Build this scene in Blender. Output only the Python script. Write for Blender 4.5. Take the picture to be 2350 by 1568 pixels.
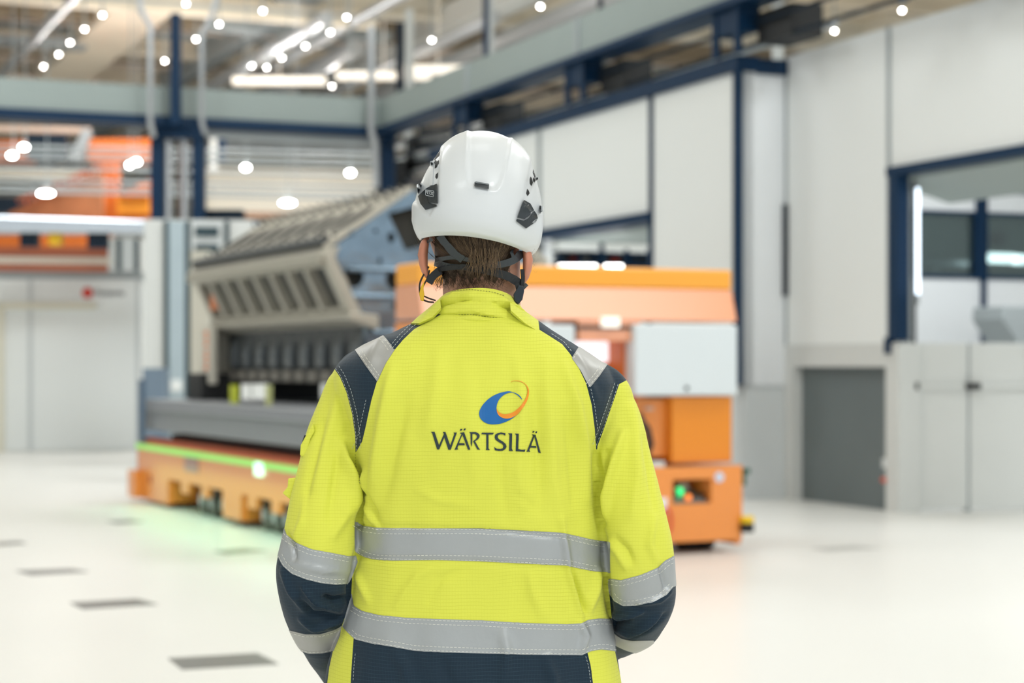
import bpy, bmesh, math, random
import numpy as np
from mathutils import Vector, Matrix, noise
from mathutils.bvhtree import BVHTree

# ------------------------------------------------------------------ clear
for o in list(bpy.data.objects): bpy.data.objects.remove(o)
scene = bpy.context.scene
COL = scene.collection
random.seed(7)

# ------------------------------------------------------------------ camera, world, lights, exposure
FPX, CX, HY, CAMZ = 4300.0, 1175.0, 840.0, 1.5      # focal length in pixels of the 2350-wide frame, horizon row, eye height
cam_data = bpy.data.cameras.new('camera')
cam = bpy.data.objects.new('camera', cam_data); COL.objects.link(cam)
cam.location = (0, 0, CAMZ); cam.rotation_euler = (math.pi/2, 0, 0)
cam_data.sensor_width = 36.0; cam_data.lens = FPX/2350*36
cam_data.shift_y = (HY-784)/2350
cam_data.clip_end = 300
cam_data.dof.use_dof = True; cam_data.dof.focus_distance = 2.90; cam_data.dof.aperture_fstop = 4.0
scene.camera = cam
scene.view_settings.view_transform = 'Standard'; scene.view_settings.look = 'None'
scene.view_settings.gamma = 1; scene.view_settings.use_curve_mapping = False
scene.view_settings.exposure = 0.0

world = bpy.data.worlds.new('hall_ambient'); scene.world = world; world.use_nodes = True  # even ambient fill in place of light bounced around the hall
bg = world.node_tree.nodes['Background']
bg.inputs[0].default_value = (0.88, 0.955, 1.0, 1); bg.inputs[1].default_value = 0.92

def area(name, loc, size, power, rot=(0, 0, 0), color=(1, 1, 1), sy=None):
    l = bpy.data.lights.new(name, 'AREA'); l.energy = power; l.color = color
    l.shape = 'RECTANGLE'; l.size = size; l.size_y = sy or size
    o = bpy.data.objects.new(name, l); COL.objects.link(o); o.location = loc; o.rotation_euler = rot
    return o
# unseen area fill added under the roof, standing in for more high bays
for x, y, w in [(-6, -6, 300), (6, -7, 950), (0, 3, 120), (-8, 12, 330), (0, 12, 330), (8, 12, 640), (-9, 24, 520), (1, 24, 560), (10, 24, 560), (-14, 37, 380), (-3, 37, 380), (9, 37, 450)]:  # uneven pair behind the camera added to shade the jacket folds
    area('roof_fill_bank', (x, y, 10.6), 3.5, w, color=(.95, .985, 1))
area('roof_fill_bank', (12.5, 5.0, 10.6), 7, 330, color=(.97, .99, 1))  # added bank, placed so the tower's sloped front mirrors it

# ------------------------------------------------------------------ helpers
def lin(c):
    return tuple(((v/12.92) if v <= 0.04045 else ((v+0.055)/1.055)**2.4) for v in [x/255 for x in c])

MATS = {}
def mat(name, rgb, rough=0.5, metal=0.0, var=0.06, vscale=3.0, bump=0.0, bscale=40, emit=0, coat=0.0, sheen=0.0, spec=0.5):
    if name in MATS: return MATS[name]
    m = bpy.data.materials.new(name); m.use_nodes = True; MATS[name] = m
    nt = m.node_tree; b = nt.nodes['Principled BSDF']
    c = lin(rgb)
    b.inputs['Roughness'].default_value = rough; b.inputs['Metallic'].default_value = metal
    b.inputs['Coat Weight'].default_value = coat; b.inputs['Sheen Weight'].default_value = sheen
    b.inputs['Specular IOR Level'].default_value = spec
    tc = nt.nodes.new('ShaderNodeTexCoord'); nz = nt.nodes.new('ShaderNodeTexNoise')
    nz.inputs['Scale'].default_value = vscale; nz.inputs['Detail'].default_value = 4
    nt.links.new(tc.outputs['Object'], nz.inputs['Vector'])
    mx = nt.nodes.new('ShaderNodeMix'); mx.data_type = 'RGBA'
    mx.inputs[6].default_value = (*[min(1, v*(1-var)) for v in c], 1)
    mx.inputs[7].default_value = (*[min(1, v*(1+var)) for v in c], 1)
    nt.links.new(nz.outputs['Fac'], mx.inputs[0]); nt.links.new(mx.outputs[2], b.inputs['Base Color'])
    if bump:
        n2 = nt.nodes.new('ShaderNodeTexNoise'); n2.inputs['Scale'].default_value = bscale; n2.inputs['Detail'].default_value = 3
        nt.links.new(tc.outputs['Object'], n2.inputs['Vector'])
        bp = nt.nodes.new('ShaderNodeBump'); bp.inputs['Strength'].default_value = bump; bp.inputs['Distance'].default_value = 0.02
        nt.links.new(n2.outputs['Fac'], bp.inputs['Height']); nt.links.new(bp.outputs['Normal'], b.inputs['Normal'])
    if emit:
        b.inputs['Emission Color'].default_value = (*c, 1); b.inputs['Emission Strength'].default_value = emit
    return m

def cloth_mat(name, rgb, spacing=0.0056, line=0.90, rough=0.75, sheen=0.15, bump=0.25, linergb=None, lw=0.13):
    """ripstop fabric: a fine woven grid of slightly different thread, plus a weave bump"""
    m = bpy.data.materials.new(name); m.use_nodes = True; MATS[name] = m
    nt = m.node_tree; N = nt.nodes; L = nt.links; b = N['Principled BSDF']
    c = lin(rgb); lc = lin(linergb) if linergb else tuple(v*line for v in c)
    b.inputs['Roughness'].default_value = rough; b.inputs['Sheen Weight'].default_value = sheen
    b.inputs['Specular IOR Level'].default_value = 0.25
    tc = N.new('ShaderNodeTexCoord')
    nz = N.new('ShaderNodeTexNoise'); nz.inputs['Scale'].default_value = 9; nz.inputs['Detail'].default_value = 3
    L.new(tc.outputs['Object'], nz.inputs['Vector'])
    sx = N.new('ShaderNodeSeparateXYZ'); L.new(tc.outputs['Object'], sx.inputs[0])
    def lines(out, sp):
        a = N.new('ShaderNodeMath'); a.operation = 'MULTIPLY_ADD'; L.new(nz.outputs['Fac'], a.inputs[0]); a.inputs[1].default_value = 0.012; L.new(out, a.inputs[2])
        d = N.new('ShaderNodeMath'); d.operation = 'DIVIDE'; L.new(a.outputs[0], d.inputs[0]); d.inputs[1].default_value = sp
        f = N.new('ShaderNodeMath'); f.operation = 'FRACT'; L.new(d.outputs[0], f.inputs[0])
        g = N.new('ShaderNodeMath'); g.operation = 'LESS_THAN'; L.new(f.outputs[0], g.inputs[0]); g.inputs[1].default_value = lw
        return g.outputs[0]
    h = lines(sx.outputs[2], spacing); v = lines(sx.outputs[0], spacing*0.8)
    vm = N.new('ShaderNodeMath'); vm.operation = 'MULTIPLY'; L.new(v, vm.inputs[0]); vm.inputs[1].default_value = 0.45
    mxm = N.new('ShaderNodeMath'); mxm.operation = 'MAXIMUM'; L.new(h, mxm.inputs[0]); L.new(vm.outputs[0], mxm.inputs[1])
    # patchy strength
    n3 = N.new('ShaderNodeTexNoise'); n3.inputs['Scale'].default_value = 14; L.new(tc.outputs['Object'], n3.inputs['Vector'])
    pm = N.new('ShaderNodeMath'); pm.operation = 'MULTIPLY'; L.new(mxm.outputs[0], pm.inputs[0]); L.new(n3.outputs['Fac'], pm.inputs[1])
    mx = N.new('ShaderNodeMix'); mx.data_type = 'RGBA'
    mx.inputs[6].default_value = (*c, 1); mx.inputs[7].default_value = (*lc, 1)
    L.new(pm.outputs[0], mx.inputs[0]); L.new(mx.outputs[2], b.inputs['Base Color'])
    n2 = N.new('ShaderNodeTexNoise'); n2.inputs['Scale'].default_value = 900; L.new(tc.outputs['Object'], n2.inputs['Vector'])
    n4 = N.new('ShaderNodeTexNoise'); n4.inputs['Scale'].default_value = 28; n4.inputs['Detail'].default_value = 4
    L.new(tc.outputs['Object'], n4.inputs['Vector'])
    ad = N.new('ShaderNodeMath'); ad.operation = 'MULTIPLY_ADD'; L.new(n4.outputs['Fac'], ad.inputs[0]); ad.inputs[1].default_value = 5; L.new(n2.outputs['Fac'], ad.inputs[2])
    bp = N.new('ShaderNodeBump'); bp.inputs['Strength'].default_value = bump; bp.inputs['Distance'].default_value = 0.0012
    L.new(ad.outputs[0], bp.inputs['Height']); L.new(bp.outputs['Normal'], b.inputs['Normal'])
    return m

def P(px, py, Y):                        # the world point that lies Y metres ahead of the camera on a picture ray
    return Vector(((px-CX)/FPX*Y, Y, CAMZ-(py-HY)/FPX*Y))
def G(px, py):                           # a point on the floor
    return P(px, py, CAMZ*FPX/(py-HY))

class Frame:
    """a ground frame: x along its width, y along its depth"""
    def __init__(s, ox, oy, deg):
        s.o = Vector((ox, oy, 0)); t = math.radians(deg)
        s.x = Vector((math.cos(t), math.sin(t), 0)); s.y = Vector((-math.sin(t), math.cos(t), 0))
        s.M = Matrix.Translation(s.o) @ Matrix.Rotation(t, 4, 'Z'); s.ang = t
    def w(s, x, y, z=0): return s.o+s.x*x+s.y*y+Vector((0, 0, z))
    def _k(s, p, d, px):
        c = (px-CX)/FPX; return (c*p.y-p.x)/(d.x-c*d.y)
    def ya(s, px, x=0): return s._k(s.w(x, 0), s.y, px)     # depth at which the plane x=const is seen at column px
    def xa(s, px, y=0): return s._k(s.w(0, y), s.x, px)
    def za(s, py, x, y): return CAMZ-(py-HY)/FPX*s.w(x, y).y

class MB:
    def __init__(s, M=None): s.bm = bmesh.new(); s.M = M or Matrix()
    def raw(s, vs, fs):
        V = [s.bm.verts.new(s.M @ Vector(v)) for v in vs]
        for f in fs:
            try: s.bm.faces.new([V[i] for i in f])
            except ValueError: pass
        return s
    def box(s, x0, x1, y0, y1, z0, z1):
        v = [(x, y, z) for z in (z0, z1) for y in (y0, y1) for x in (x0, x1)]
        return s.raw(v, [(0, 2, 3, 1), (4, 5, 7, 6), (0, 1, 5, 4), (2, 6, 7, 3), (0, 4, 6, 2), (1, 3, 7, 5)])
    def prism(s, poly, a0, a1, axis='y'):
        """poly: 2-D outline; axis: extrusion axis"""
        n = len(poly)
        def mk(p, a):
            return {'y': (p[0], a, p[1]), 'x': (a, p[0], p[1]), 'z': (p[0], p[1], a)}[axis]
        v = [mk(p, a0) for p in poly]+[mk(p, a1) for p in poly]
        f = [tuple(range(n))[::-1], tuple(range(n, 2*n))]+[(i, (i+1) % n, n+(i+1) % n, n+i) for i in range(n)]
        return s.raw(v, f)
    def bar(s, a, b, w, h=None):
        """a square bar between two points"""
        h = h or w; a = Vector(a); b = Vector(b); d = (b-a).normalized()
        up = Vector((0, 0, 1)) if abs(d.z) < .95 else Vector((0, 1, 0))
        r = d.cross(up).normalized(); u = r.cross(d)
        v = [p+r*i*w/2+u*j*h/2 for p in (a, b) for j in (-1, 1) for i in (-1, 1)]
        return s.raw(v, [(0, 1, 3, 2), (4, 6, 7, 5), (0, 4, 5, 1), (2, 3, 7, 6), (0, 2, 6, 4), (1, 5, 7, 3)])
    def tube(s, pts, r, n=12, cap=True):
        pts = [Vector(p) for p in pts]; m = len(pts); rs = r if isinstance(r, (list, tuple)) else [r]*m
        rings = []; pu = None
        for i, p in enumerate(pts):
            d = (pts[min(i+1, m-1)]-pts[max(i-1, 0)]).normalized()
            u = pu or (Vector((0, 0, 1)) if abs(d.z) < .9 else Vector((0, 1, 0)))
            a = (u-d*u.dot(d)).normalized(); pu = a; b = d.cross(a)
            rings.append([p+(a*math.cos(2*math.pi*k/n)+b*math.sin(2*math.pi*k/n))*rs[i] for k in range(n)])
        v = [q for rg in rings for q in rg]
        f = [(i*n+k, i*n+(k+1) % n, (i+1)*n+(k+1) % n, (i+1)*n+k) for i in range(m-1) for k in range(n)]
        if cap: f += [tuple(range(n))[::-1], tuple((m-1)*n+k for k in range(n))]
        return s.raw(v, f)
    def cyl(s, c, r, h, axis='z', n=24):
        c = Vector(c); d = {'x': Vector((1, 0, 0)), 'y': Vector((0, 1, 0)), 'z': Vector((0, 0, 1))}[axis]
        return s.tube([c, c+d*h], r, n)
    def ell(s, c, r, nu=24, nv=16):
        c = Vector(c); v = []; f = []
        for j in range(nv+1):
            t = math.pi*j/nv
            for i in range(nu):
                a = 2*math.pi*i/nu
                v.append(c+Vector((r[0]*math.sin(t)*math.cos(a), r[1]*math.sin(t)*math.sin(a), r[2]*math.cos(t))))
        for j in range(nv):
            for i in range(nu): f.append((j*nu+i, j*nu+(i+1) % nu, (j+1)*nu+(i+1) % nu, (j+1)*nu+i))
        return s.raw(v, f)
    def loft(s, rings, cap=True):
        n = len(rings[0]); v = [p for r in rings for p in r]
        f = [(i*n+k, i*n+(k+1) % n, (i+1)*n+(k+1) % n, (i+1)*n+k) for i in range(len(rings)-1) for k in range(n)]
        if cap: f += [tuple(range(n))[::-1], tuple((len(rings)-1)*n+k for k in range(n))]
        return s.raw(v, f)
    def build(s, name, m, parent=None, bevel=0, smooth=False, seg=2):
        bmesh.ops.remove_doubles(s.bm, verts=s.bm.verts, dist=1e-6)
        bmesh.ops.recalc_face_normals(s.bm, faces=s.bm.faces)
        me = bpy.data.meshes.new(name); o = bpy.data.objects.new(name, me); COL.objects.link(o)
        if parent is not None:
            p = parent
            off = Vector(p.location)
            q = p.parent
            while q is not None: off += Vector(q.location); q = q.parent
            o.parent = parent
            s.bm.transform(Matrix.Translation(-off))
        else:
            xs = [v.co for v in s.bm.verts]
            c = Vector((sum(v.x for v in xs)/len(xs), sum(v.y for v in xs)/len(xs), min(v.z for v in xs)))
            o.location = c; s.bm.transform(Matrix.Translation(-c))
        s.bm.to_mesh(me); s.bm.free()
        for mm in (m if isinstance(m, (list, tuple)) else [m]): me.materials.append(mm)
        if smooth:
            for f in me.polygons: f.use_smooth = True
        if bevel:
            b = o.modifiers.new('bevel', 'BEVEL'); b.width = bevel; b.segments = seg; b.limit_method = 'ANGLE'; b.angle_limit = .6
        if smooth and not bevel:
            try: me.set_sharp_from_angle(angle=.9)
            except Exception: pass
        return o

def tag(o, label=None, cat=None, group=None, kind=None):
    if label: o['label'] = label
    if cat: o['category'] = cat
    if group: o['group'] = group
    if kind: o['kind'] = kind
    return o
def struct(o): o['kind'] = 'structure'; return o
def thing(name, loc, label, cat, group=None):
    o = bpy.data.objects.new(name, None); COL.objects.link(o); o.location = loc; o.empty_display_size = .1
    return tag(o, label, cat, group)
def dup(root, loc, label=None, group=None):
    r = root.copy(); COL.objects.link(r); r.location = loc
    if label: r['label'] = label
    if group: r['group'] = group
    for ch in list(root.children):
        c = ch.copy(); COL.objects.link(c); c.parent = r
        for g in ch.children:
            d = g.copy(); COL.objects.link(d); d.parent = c
    return r

B = Frame(2.527, 20.9, 22.6)       # the building: x along the end walls, y along the side walls; origin at the wall corner
A = Frame(-0.838, 13.85, 25.5)     # the transporter: x across, y along it, origin at its near left corner

# ------------------------------------------------------------------ materials
M_floor = mat('floor_concrete', (229, 229, 225), .32, var=.025, vscale=.5, bump=.02, bscale=6, spec=.4)
M_white = mat('white_cladding', (238, 242, 241), .5, var=.012, vscale=.8)
M_whiteb = mat('bluish_white_cladding', (228, 232, 235), .5, var=.012)
M_grey = mat('light_grey_paint', (206, 211, 212), .5, var=.03)
M_grey2 = mat('mid_grey_paint', (158, 166, 169), .5, var=.03)
M_lgrey = mat('pale_grey_paint', (212, 215, 213), .5, var=.03)
M_beam = mat('grey_green_beam', (150, 162, 160), .55, var=.03)
M_navy = mat('navy_steel', (4, 43, 74), .5, var=.08, spec=.25)
M_navyd = mat('dark_navy_steel', (8, 28, 44), .5, var=.1, spec=.25)
M_dark = mat('dark_interior', (52, 60, 62), .7, var=.15)
M_darkg = mat('dark_grey_door', (104, 114, 116), .5, var=.12, vscale=1.2)
M_beige = mat('beige_roof', (240, 229, 210), .8, var=.10, vscale=.6)
M_beiged = mat('beige_roof_deck', (226, 214, 192), .85, var=.2, vscale=.5)  # ceiling slab, a deeper beige with mottling
M_cream = mat('cream_wall', (228, 223, 210), .7, var=.06, vscale=.6)
M_steel = mat('galvanised_steel', (188, 192, 196), .35, metal=.6, var=.08, vscale=5)
M_silver = mat('bright_steel', (205, 212, 220), .25, metal=.8, var=.05)
M_oran = mat('orange_crane', (190, 94, 12), .5, var=.06)
M_orange = mat('orange_paint', (236, 146, 66), .3, var=.03, coat=.35)
M_oranged = mat('rust_orange_paint', (170, 72, 22), .5, var=.15)
M_black = mat('black_rubber', (26, 28, 30), .6, var=.2)
M_rust = mat('red_oxide_rail', (168, 92, 62), .6, var=.15)
M_pink = mat('pale_pink_rail', (206, 180, 164), .6, var=.08)
M_lamp = mat('lamp_glow', (255, 252, 246), .4, emit=45, var=0)
M_tubel = mat('tube_glow', (225, 240, 255), .4, emit=3.0, var=0)
M_stripl = mat('strip_glow', (255, 255, 255), .4, emit=9, var=0)
# ================================================================== THE SETTING
def structbox(name, M, *boxes, mat_=None, bevel=0):
    mb = MB(M)
    for b in boxes: mb.box(*b)
    return struct(mb.build(name, mat_, bevel=bevel))

mb = MB(); mb.box(-45, 60, -12, 100, -.3, 0); struct(mb.build('floor', M_floor))
ZC = 11.8
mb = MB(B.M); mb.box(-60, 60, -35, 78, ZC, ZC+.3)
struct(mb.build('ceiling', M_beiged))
# far end wall of the hall
mb = MB(B.M); mb.box(-60, 60, 76, 76.4, 0, ZC); struct(mb.build('wall_back', M_cream))
mb = MB(B.M)
for z in (2.2, 3.3, 4.4, 5.5, 6.6, 7.4, 8.2, 9.2, 10.2): mb.box(-60, 60, 75.85, 76, z, z+.14)
struct(mb.build('trim_1', M_grey2))

# roof steelwork
n = 2
M_pinkg = mat('pinkish_girder', (240, 224, 208), .7, var=.05); M_browng = mat('brown_girder', (158, 144, 124), .8, var=.15)
for i, (y0, w, d, m) in enumerate([(17, .6, .9, M_beige), (24, .5, .8, M_beige), (29.5, .6, .9, M_cream), (32.6, .5, 1.0, M_browng), (34.4, .9, .7, M_pinkg), (36.6, .4, .6, M_grey2), (38.2, .7, .9, M_beige), (40.2, .4, .8, M_browng), (41.6, .9, .7, M_pinkg),
                                   (44, .5, .9, M_beige), (45.8, .5, .6, M_browng), (47.2, 1.1, .9, M_cream), (50, .6, .9, M_pinkg), (53, .7, 1.1, M_cream), (58, .7, 1.2, M_beige), (65, .6, .9, M_lgrey), (71, .8, 1.2, M_beige)]):
    mb = MB(B.M); mb.box(-60, 60, y0, y0+w, ZC-.15, ZC); mb.box(-60, 60, y0, y0+w, ZC-d, ZC-d+.12); mb.box(-60, 60, y0+w*.35, y0+w*.65, ZC-d, ZC)
    struct(mb.build('trim_%d' % n, m)); n += 1
# purlins across the girders
mb = MB(B.M)
x = -42
while x < 44:
    mb.box(x, x+.22, 5, 76, ZC-.38, ZC); x += 2.1
struct(mb.build('trim_%d' % n, M_cream)); n += 1
# a wide boxed beam along the hall
for px, w, m in [(262, 1.5, M_beige), (1000, .9, M_lgrey), (620, .5, M_grey2), (1345, 1.7, mat('yellowish_duct', (205, 188, 142), .7))]:
    x = B.xa(px, 30)
    mb = MB(B.M); mb.box(x, x+w, 8, 75, ZC-1.15, ZC-.5)
    struct(mb.build('trim_%d' % n, m)); n += 1

def top(name, mb, m, label, cat, group=None, bevel=0, smooth=False):
    return tag(mb.build(name, m, bevel=bevel, smooth=smooth), label, cat, group)

# ducts and trays hanging under the roof (position along building x, from y to y, height, size)
rr = random.Random(3)
for i, (px, y0, y1, dz, r) in enumerate([(560, 26, 74, 1.75, .2), (640, 22, 72, 1.6, .14), (720, 30, 72, 1.7, .24), (840, 24, 74, 1.8, .18), (960, 16, 66, 1.7, .22), (60, 24, 70, 1.6, .14)]):
    x = B.xa(px, 34)
    mb = MB(B.M); mb.tube([(x, y0, ZC-dz), (x, y1, ZC-dz)], r, 14)
    top('ventilation_duct', mb, M_steel, ['leftmost but one lengthwise roof duct, starting beyond the two bent pipes', 'thin lengthwise roof duct left of the middle', 'thickest lengthwise roof duct above the engine block', 'lengthwise roof duct just left of the beam corner', 'lengthwise roof duct right of the dark navy post', 'thin lengthwise roof duct at the far left'][i], 'duct', 'lengthwise roof ducts', smooth=True)
for i, (y, pxa, pxb, dz, h) in enumerate([(43, 0, 230, 1.0, .25), (48.6, 560, 900, 1.0, .3), (31, 480, 900, 1.0, .25), (51.5, -100, 520, 1.0, .3), (55, 420, 1080, 1.0, .3), (35.6, -60, 200, 1.0, .25), (33.6, 960, 1180, 1.0, .25)]):
    mb = MB(B.M); mb.box(B.xa(pxa, y), B.xa(pxb, y), y, y+.7, ZC-dz-h, ZC-dz)
    top('cable_tray', mb, [mat('pinkish_tray', (238, 222, 208), .6), M_lgrey, M_grey2][i % 3], ['pinkish crosswise roof tray at the far left', 'grey crosswise roof tray above the middle of the level beam', 'nearest crosswise roof tray, above the right bent pipe', 'pale crosswise roof tray low at the left', 'furthest crosswise roof tray before the climbing beam', 'short crosswise roof tray at the upper left corner', 'crosswise roof tray right of the dark navy post'][i], 'tray', 'crosswise roof trays')

# ---- right-hand side wall (stands along the building's y axis at x=0)
yA, yB, yE = B.ya(1497), B.ya(1240), B.ya(1060)
ZT = 4.79
ZD = B.za(885, 0, 0)            # top of the grey lower zone
zO = 3.36
x2 = B.xa(1804, 0)              # where the second wall plane starts
T = .18
mb = MB(B.M)
mb.box(0, T, 0, yA, ZD, ZT)
mb.box(0, T, yA, yB, zO, ZT)
mb.box(0, T, yB, yE, 0, ZT)
struct(mb.build('wall_right', M_white))
structbox('wall_right_return', B.M, (0, x2, 0, .15, ZD, ZT), mat_=M_whiteb)
structbox('wall_right_lower', B.M, (0.1, x2, .03, .18, 0, ZD), (.05, T, .1, yA, 0, ZD), mat_=M_grey)
# blue frame of that wall
def trim(boxes, m, bevel=0):
    global n
    mb = MB(B.M)
    for b in boxes: mb.box(*b)
    o = struct(mb.build('trim_%d' % n, m, bevel=bevel)); n += 1; return o
trim([(-.06, .22, -.06, B.ya(990), ZT, ZT+.17), (.22, x2-.01, -.06, .12, ZT-.02, ZT+.15)], M_navy)
trim([(-.05, .03, -.05, .04, ZD, ZT)], M_navy)                      # corner post
trim([(-.03, .05, yA-.03, yA+.05, zO-1.0, ZT)], M_navy)
trim([(-.03, .05, yB-.03, yB+.05, 0, ZT)], M_grey2)
trim([(-.06, .25, yA, yB, zO-.1, zO+.02)], M_navy)
# room seen through the opening of that wall
trim([(.25, 3.6, yA-.2, yB+.2, zO-.12, zO-.02)], M_beam)
yR = 12.0
trim([(B.xa(1230, yR), B.xa(1500, yR)+2.5, yR, yR+.1, 0, zO+.6)], M_white)
def rbox(px0, px1, py0, py1, y, d=.3, zb=None):
    x0, x1 = B.xa(px0, y), B.xa(px1, y); xm = (x0+x1)/2
    return (x0, x1, y, y+d, B.za(py1, xm, y) if zb is None else zb, B.za(py0, xm, y))
g = thing('storage_rack', B.w(B.xa(1390, 9), 9.2), 'navy steel storage rack standing in the room behind the wall opening', 'rack')
for px in (1284, 1330, 1383, 1440, 1492):
    mb = MB(B.M); mb.box(*rbox(px-3, px+4, 556 if px == 1383 else 572, 620, 9.0, .08, 0)); mb.build('post', M_navy, g)
for py in (578, 604, 628):
    mb = MB(B.M); mb.box(*rbox(1284, 1494, py, py+5, 9.0, .6)); mb.build('shelf', M_navy, g)
mb = MB(B.M); mb.box(*rbox(1284, 1494, 578, 640, 9.62, .04)); mb.build('back_panel', M_dark, g)
cols = [(60, 70, 80), (176, 70, 50), (120, 120, 118), (40, 60, 80)]
for k in range(9):
    px = 1290+k*23; mb = MB(B.M); mb.box(*rbox(px, px+15, 586+2*(k % 3), 604, 9.1, .35))
    top('storage_crate', mb, mat('crate_%d' % (k % 4), cols[k % 4], .6), ['leftmost', 'second', 'third', 'fourth', 'middle', 'sixth', 'seventh', 'eighth', 'rightmost'][k]+' of nine small crates on the top shelf of the navy rack', 'crate', 'crates on the navy rack')
mb = MB(B.M); mb.box(*rbox(1282, 1374, 553, 574, 8.6, .5)); top('ceiling_box', mb, M_white, 'white box above the navy rack in the room behind the opening', 'box')
for px in (1325, 1408):
    q = P(px, 617, 25.5)
    mb = MB(); mb.box(q.x-.26 if px < 1350 else q.x-.12, q.x+.26 if px < 1350 else q.x+.12, q.y-.05, q.y+.05, q.z-.05, q.z+.05)
    top('work_light', mb, M_stripl, 'wide bright work light above the orange tower' if px < 1350 else 'short bright work light above the orange tower', 'lamp')

yb_ = 27.0; xb1 = B.xa(866, yb_); zb_ = B.za(64, xb1, yb_)
trim([(-26, xb1, yb_, yb_+.35, zb_, zb_+.42)], M_beige)
trim([(-26, xb1, yb_-.06, yb_+.02, zb_+.20, zb_+.27)], M_grey2)
# ---- second wall plane, nearer on the right (x = x2, runs toward the camera)
def z2(py, px): return B.za(py, x2, B.ya(px, x2))
yC, yD_, yF = B.ya(2042, x2), B.ya(2066, x2), B.ya(2700, x2)
zTop2 = z2(100, 1925)+.02
zL2 = z2(790, 1930); zDoor = z2(842, 1930)
zBeam2 = z2(372, 2120)
d0, d1 = B.ya(1823, x2), B.ya(2036, x2)
mb = MB(B.M); mb.box(x2, x2+T, yC, 0, zL2, zTop2); struct(mb.build('wall_right_near', M_white))
mb = MB(B.M); mb.box(x2, x2+T, yF, yC, zBeam2, zTop2); struct(mb.build('wall_right_upper', M_white))
trim([(x2-.02, x2+.05, yC-.02, yC+.03, zL2, zTop2)], M_grey2)
trim([(x2-.02, x2+.04, -.03, .02, zL2, ZT)], M_grey2)
trim([(x2-.05, x2+.05, -.05, .02, z2(680, 1802), z2(470, 1802))], M_navyd)
trim([(x2-.05, x2+.24, yF, yC, zBeam2-.09, zBeam2)], M_navy)
trim([(x2-.04, x2+.1, yD_, yC-.03, z2(782, 2055), zBeam2), (x2-.06, x2+.02, yC-.06, yC+.02, z2(812, 2045), z2(775, 2045))], M_navy)
# portal frame around the dark doorway
mb = MB(B.M)
mb.box(x2-.02, x2+.25, d0, 0.0, 0, zL2); mb.box(x2-.02, x2+.25, d1, d0, zDoor, zL2); mb.box(x2-.02, x2+.25, yD_, d1, 0, zL2)
struct(mb.build('trim_%d' % n, M_lgrey)); n += 1
mb = MB(B.M); mb.box(x2+.10, x2+.16, d1, d0, 0, zDoor); struct(mb.build('door_1', M_darkg))
# conduits next to the doorway
for i, (px, w, m, lab) in enumerate([(2076, .035, M_steel, 'galvanised conduit rising beside the navy post right of the dark doorway'),
                                     (2088, .02, M_grey2, 'thin grey conduit just right of the galvanised one'),
                                     (2098, .02, M_black, 'thin black conduit left of the grey gate')]):
    q = G(px, 1176); mb = MB(); mb.tube([q+Vector((0, 0, .0)), q+Vector((0, 0, 3.4))], w, 10)
    top('conduit', mb, m, lab, 'conduit', smooth=True)
q = P(2106, 675, 19.0)
mb = MB(); mb.tube([q, P(2106, 432, 19.0)], .018, 10)
ft = top('fluorescent_tube', mb, M_tubel, 'upright glowing white tube lamp beside the conduits on the right', 'lamp', smooth=True)
mb = MB(); mb.tube([P(2106, 700, 19.03), P(2106, 420, 19.03)], .014, 8); mb.tube([P(2106, 440, 19.03), P(2098, 440, G(2098, 1176).y)], .012, 6); mb.build('tube_holder', M_grey2, ft)
q = P(2097, 985, 19.05)
# room behind the upper right wall: lintel underside, end wall with windows
yG = B.ya(2090, x2)
Yi = yG+4.0                                      # the inner end wall stands here
Bi = Frame(B.w(x2, Yi).x, B.w(x2, Yi).y, 22.6)
def zi(py, px=2200): return Bi.za(py, Bi.xa(px), 0)
L, R = Bi.xa(2060), Bi.xa(2900)
zz = [0, zi(640), zi(632), zi(492), zi(485), zi(441), zi(433), 4.6]
mb = MB(Bi.M); mb.box(L, R, 0, .15, 0, zz[1]); mb.box(L, R, 0, .15, zz[4], zz[5]); mb.box(L, R, 0, .15, zz[6], 4.6)
struct(mb.build('wall_inner', M_whiteb))
mb = MB(Bi.M)
mb.box(L, R, -.03, .12, zz[1], zz[2]); mb.box(L, R, -.03, .12, zz[3], zz[4]); mb.box(L, R, -.03, .12, zz[5], zz[6])
for a, b in ((2238, 2246), (2254, 2262), (2560, 2570)):
    mb.box(Bi.xa(a), Bi.xa(b), -.05, .14, zz[1], zz[6])
mb.box(Bi.xa(2250), Bi.xa(2260), -.05, .14, 1.2, zi(410))
struct(mb.build('window_1', M_navy))
M_glass = mat('workshop_glass', (120, 140, 140), .08, var=.05); M_glass.node_tree.nodes['Principled BSDF'].inputs['Transmission Weight'].default_value = .85
mb = MB(Bi.M); mb.box(L, R, .05, .06, zz[2], zz[3]); o = mb.build('pane', M_glass, None); struct(o); o.name = 'window_2'
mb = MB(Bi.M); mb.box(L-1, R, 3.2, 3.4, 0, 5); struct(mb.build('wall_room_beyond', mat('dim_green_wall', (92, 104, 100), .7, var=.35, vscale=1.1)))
for a, b, c in ((2262, 2322, 578), (2328, 2420, 580)):
    mb = MB(Bi.M); mb.box(Bi.xa(a, .9), Bi.xa(b, .9), .85, .95, zi(c+12)*1.0, zi(c-10))
    top('strip_lamp', mb, M_stripl, 'bright strip lamp glowing behind the right window pane' if a < 2300 else 'second strip lamp at the picture edge behind the right window', 'lamp')
mb = MB(Bi.M); mb.box(Bi.xa(2128, 1.2), Bi.xa(2238, 1.2), 1.2, 1.3, zi(597), zi(585)); mb.box(Bi.xa(2150, 1.2), Bi.xa(2154, 1.2), 1.2, 1.3, 1.5, zi(600))
top('cable_rail', mb, M_steel, 'thin steel rail behind the left window pane', 'rail')
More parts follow.
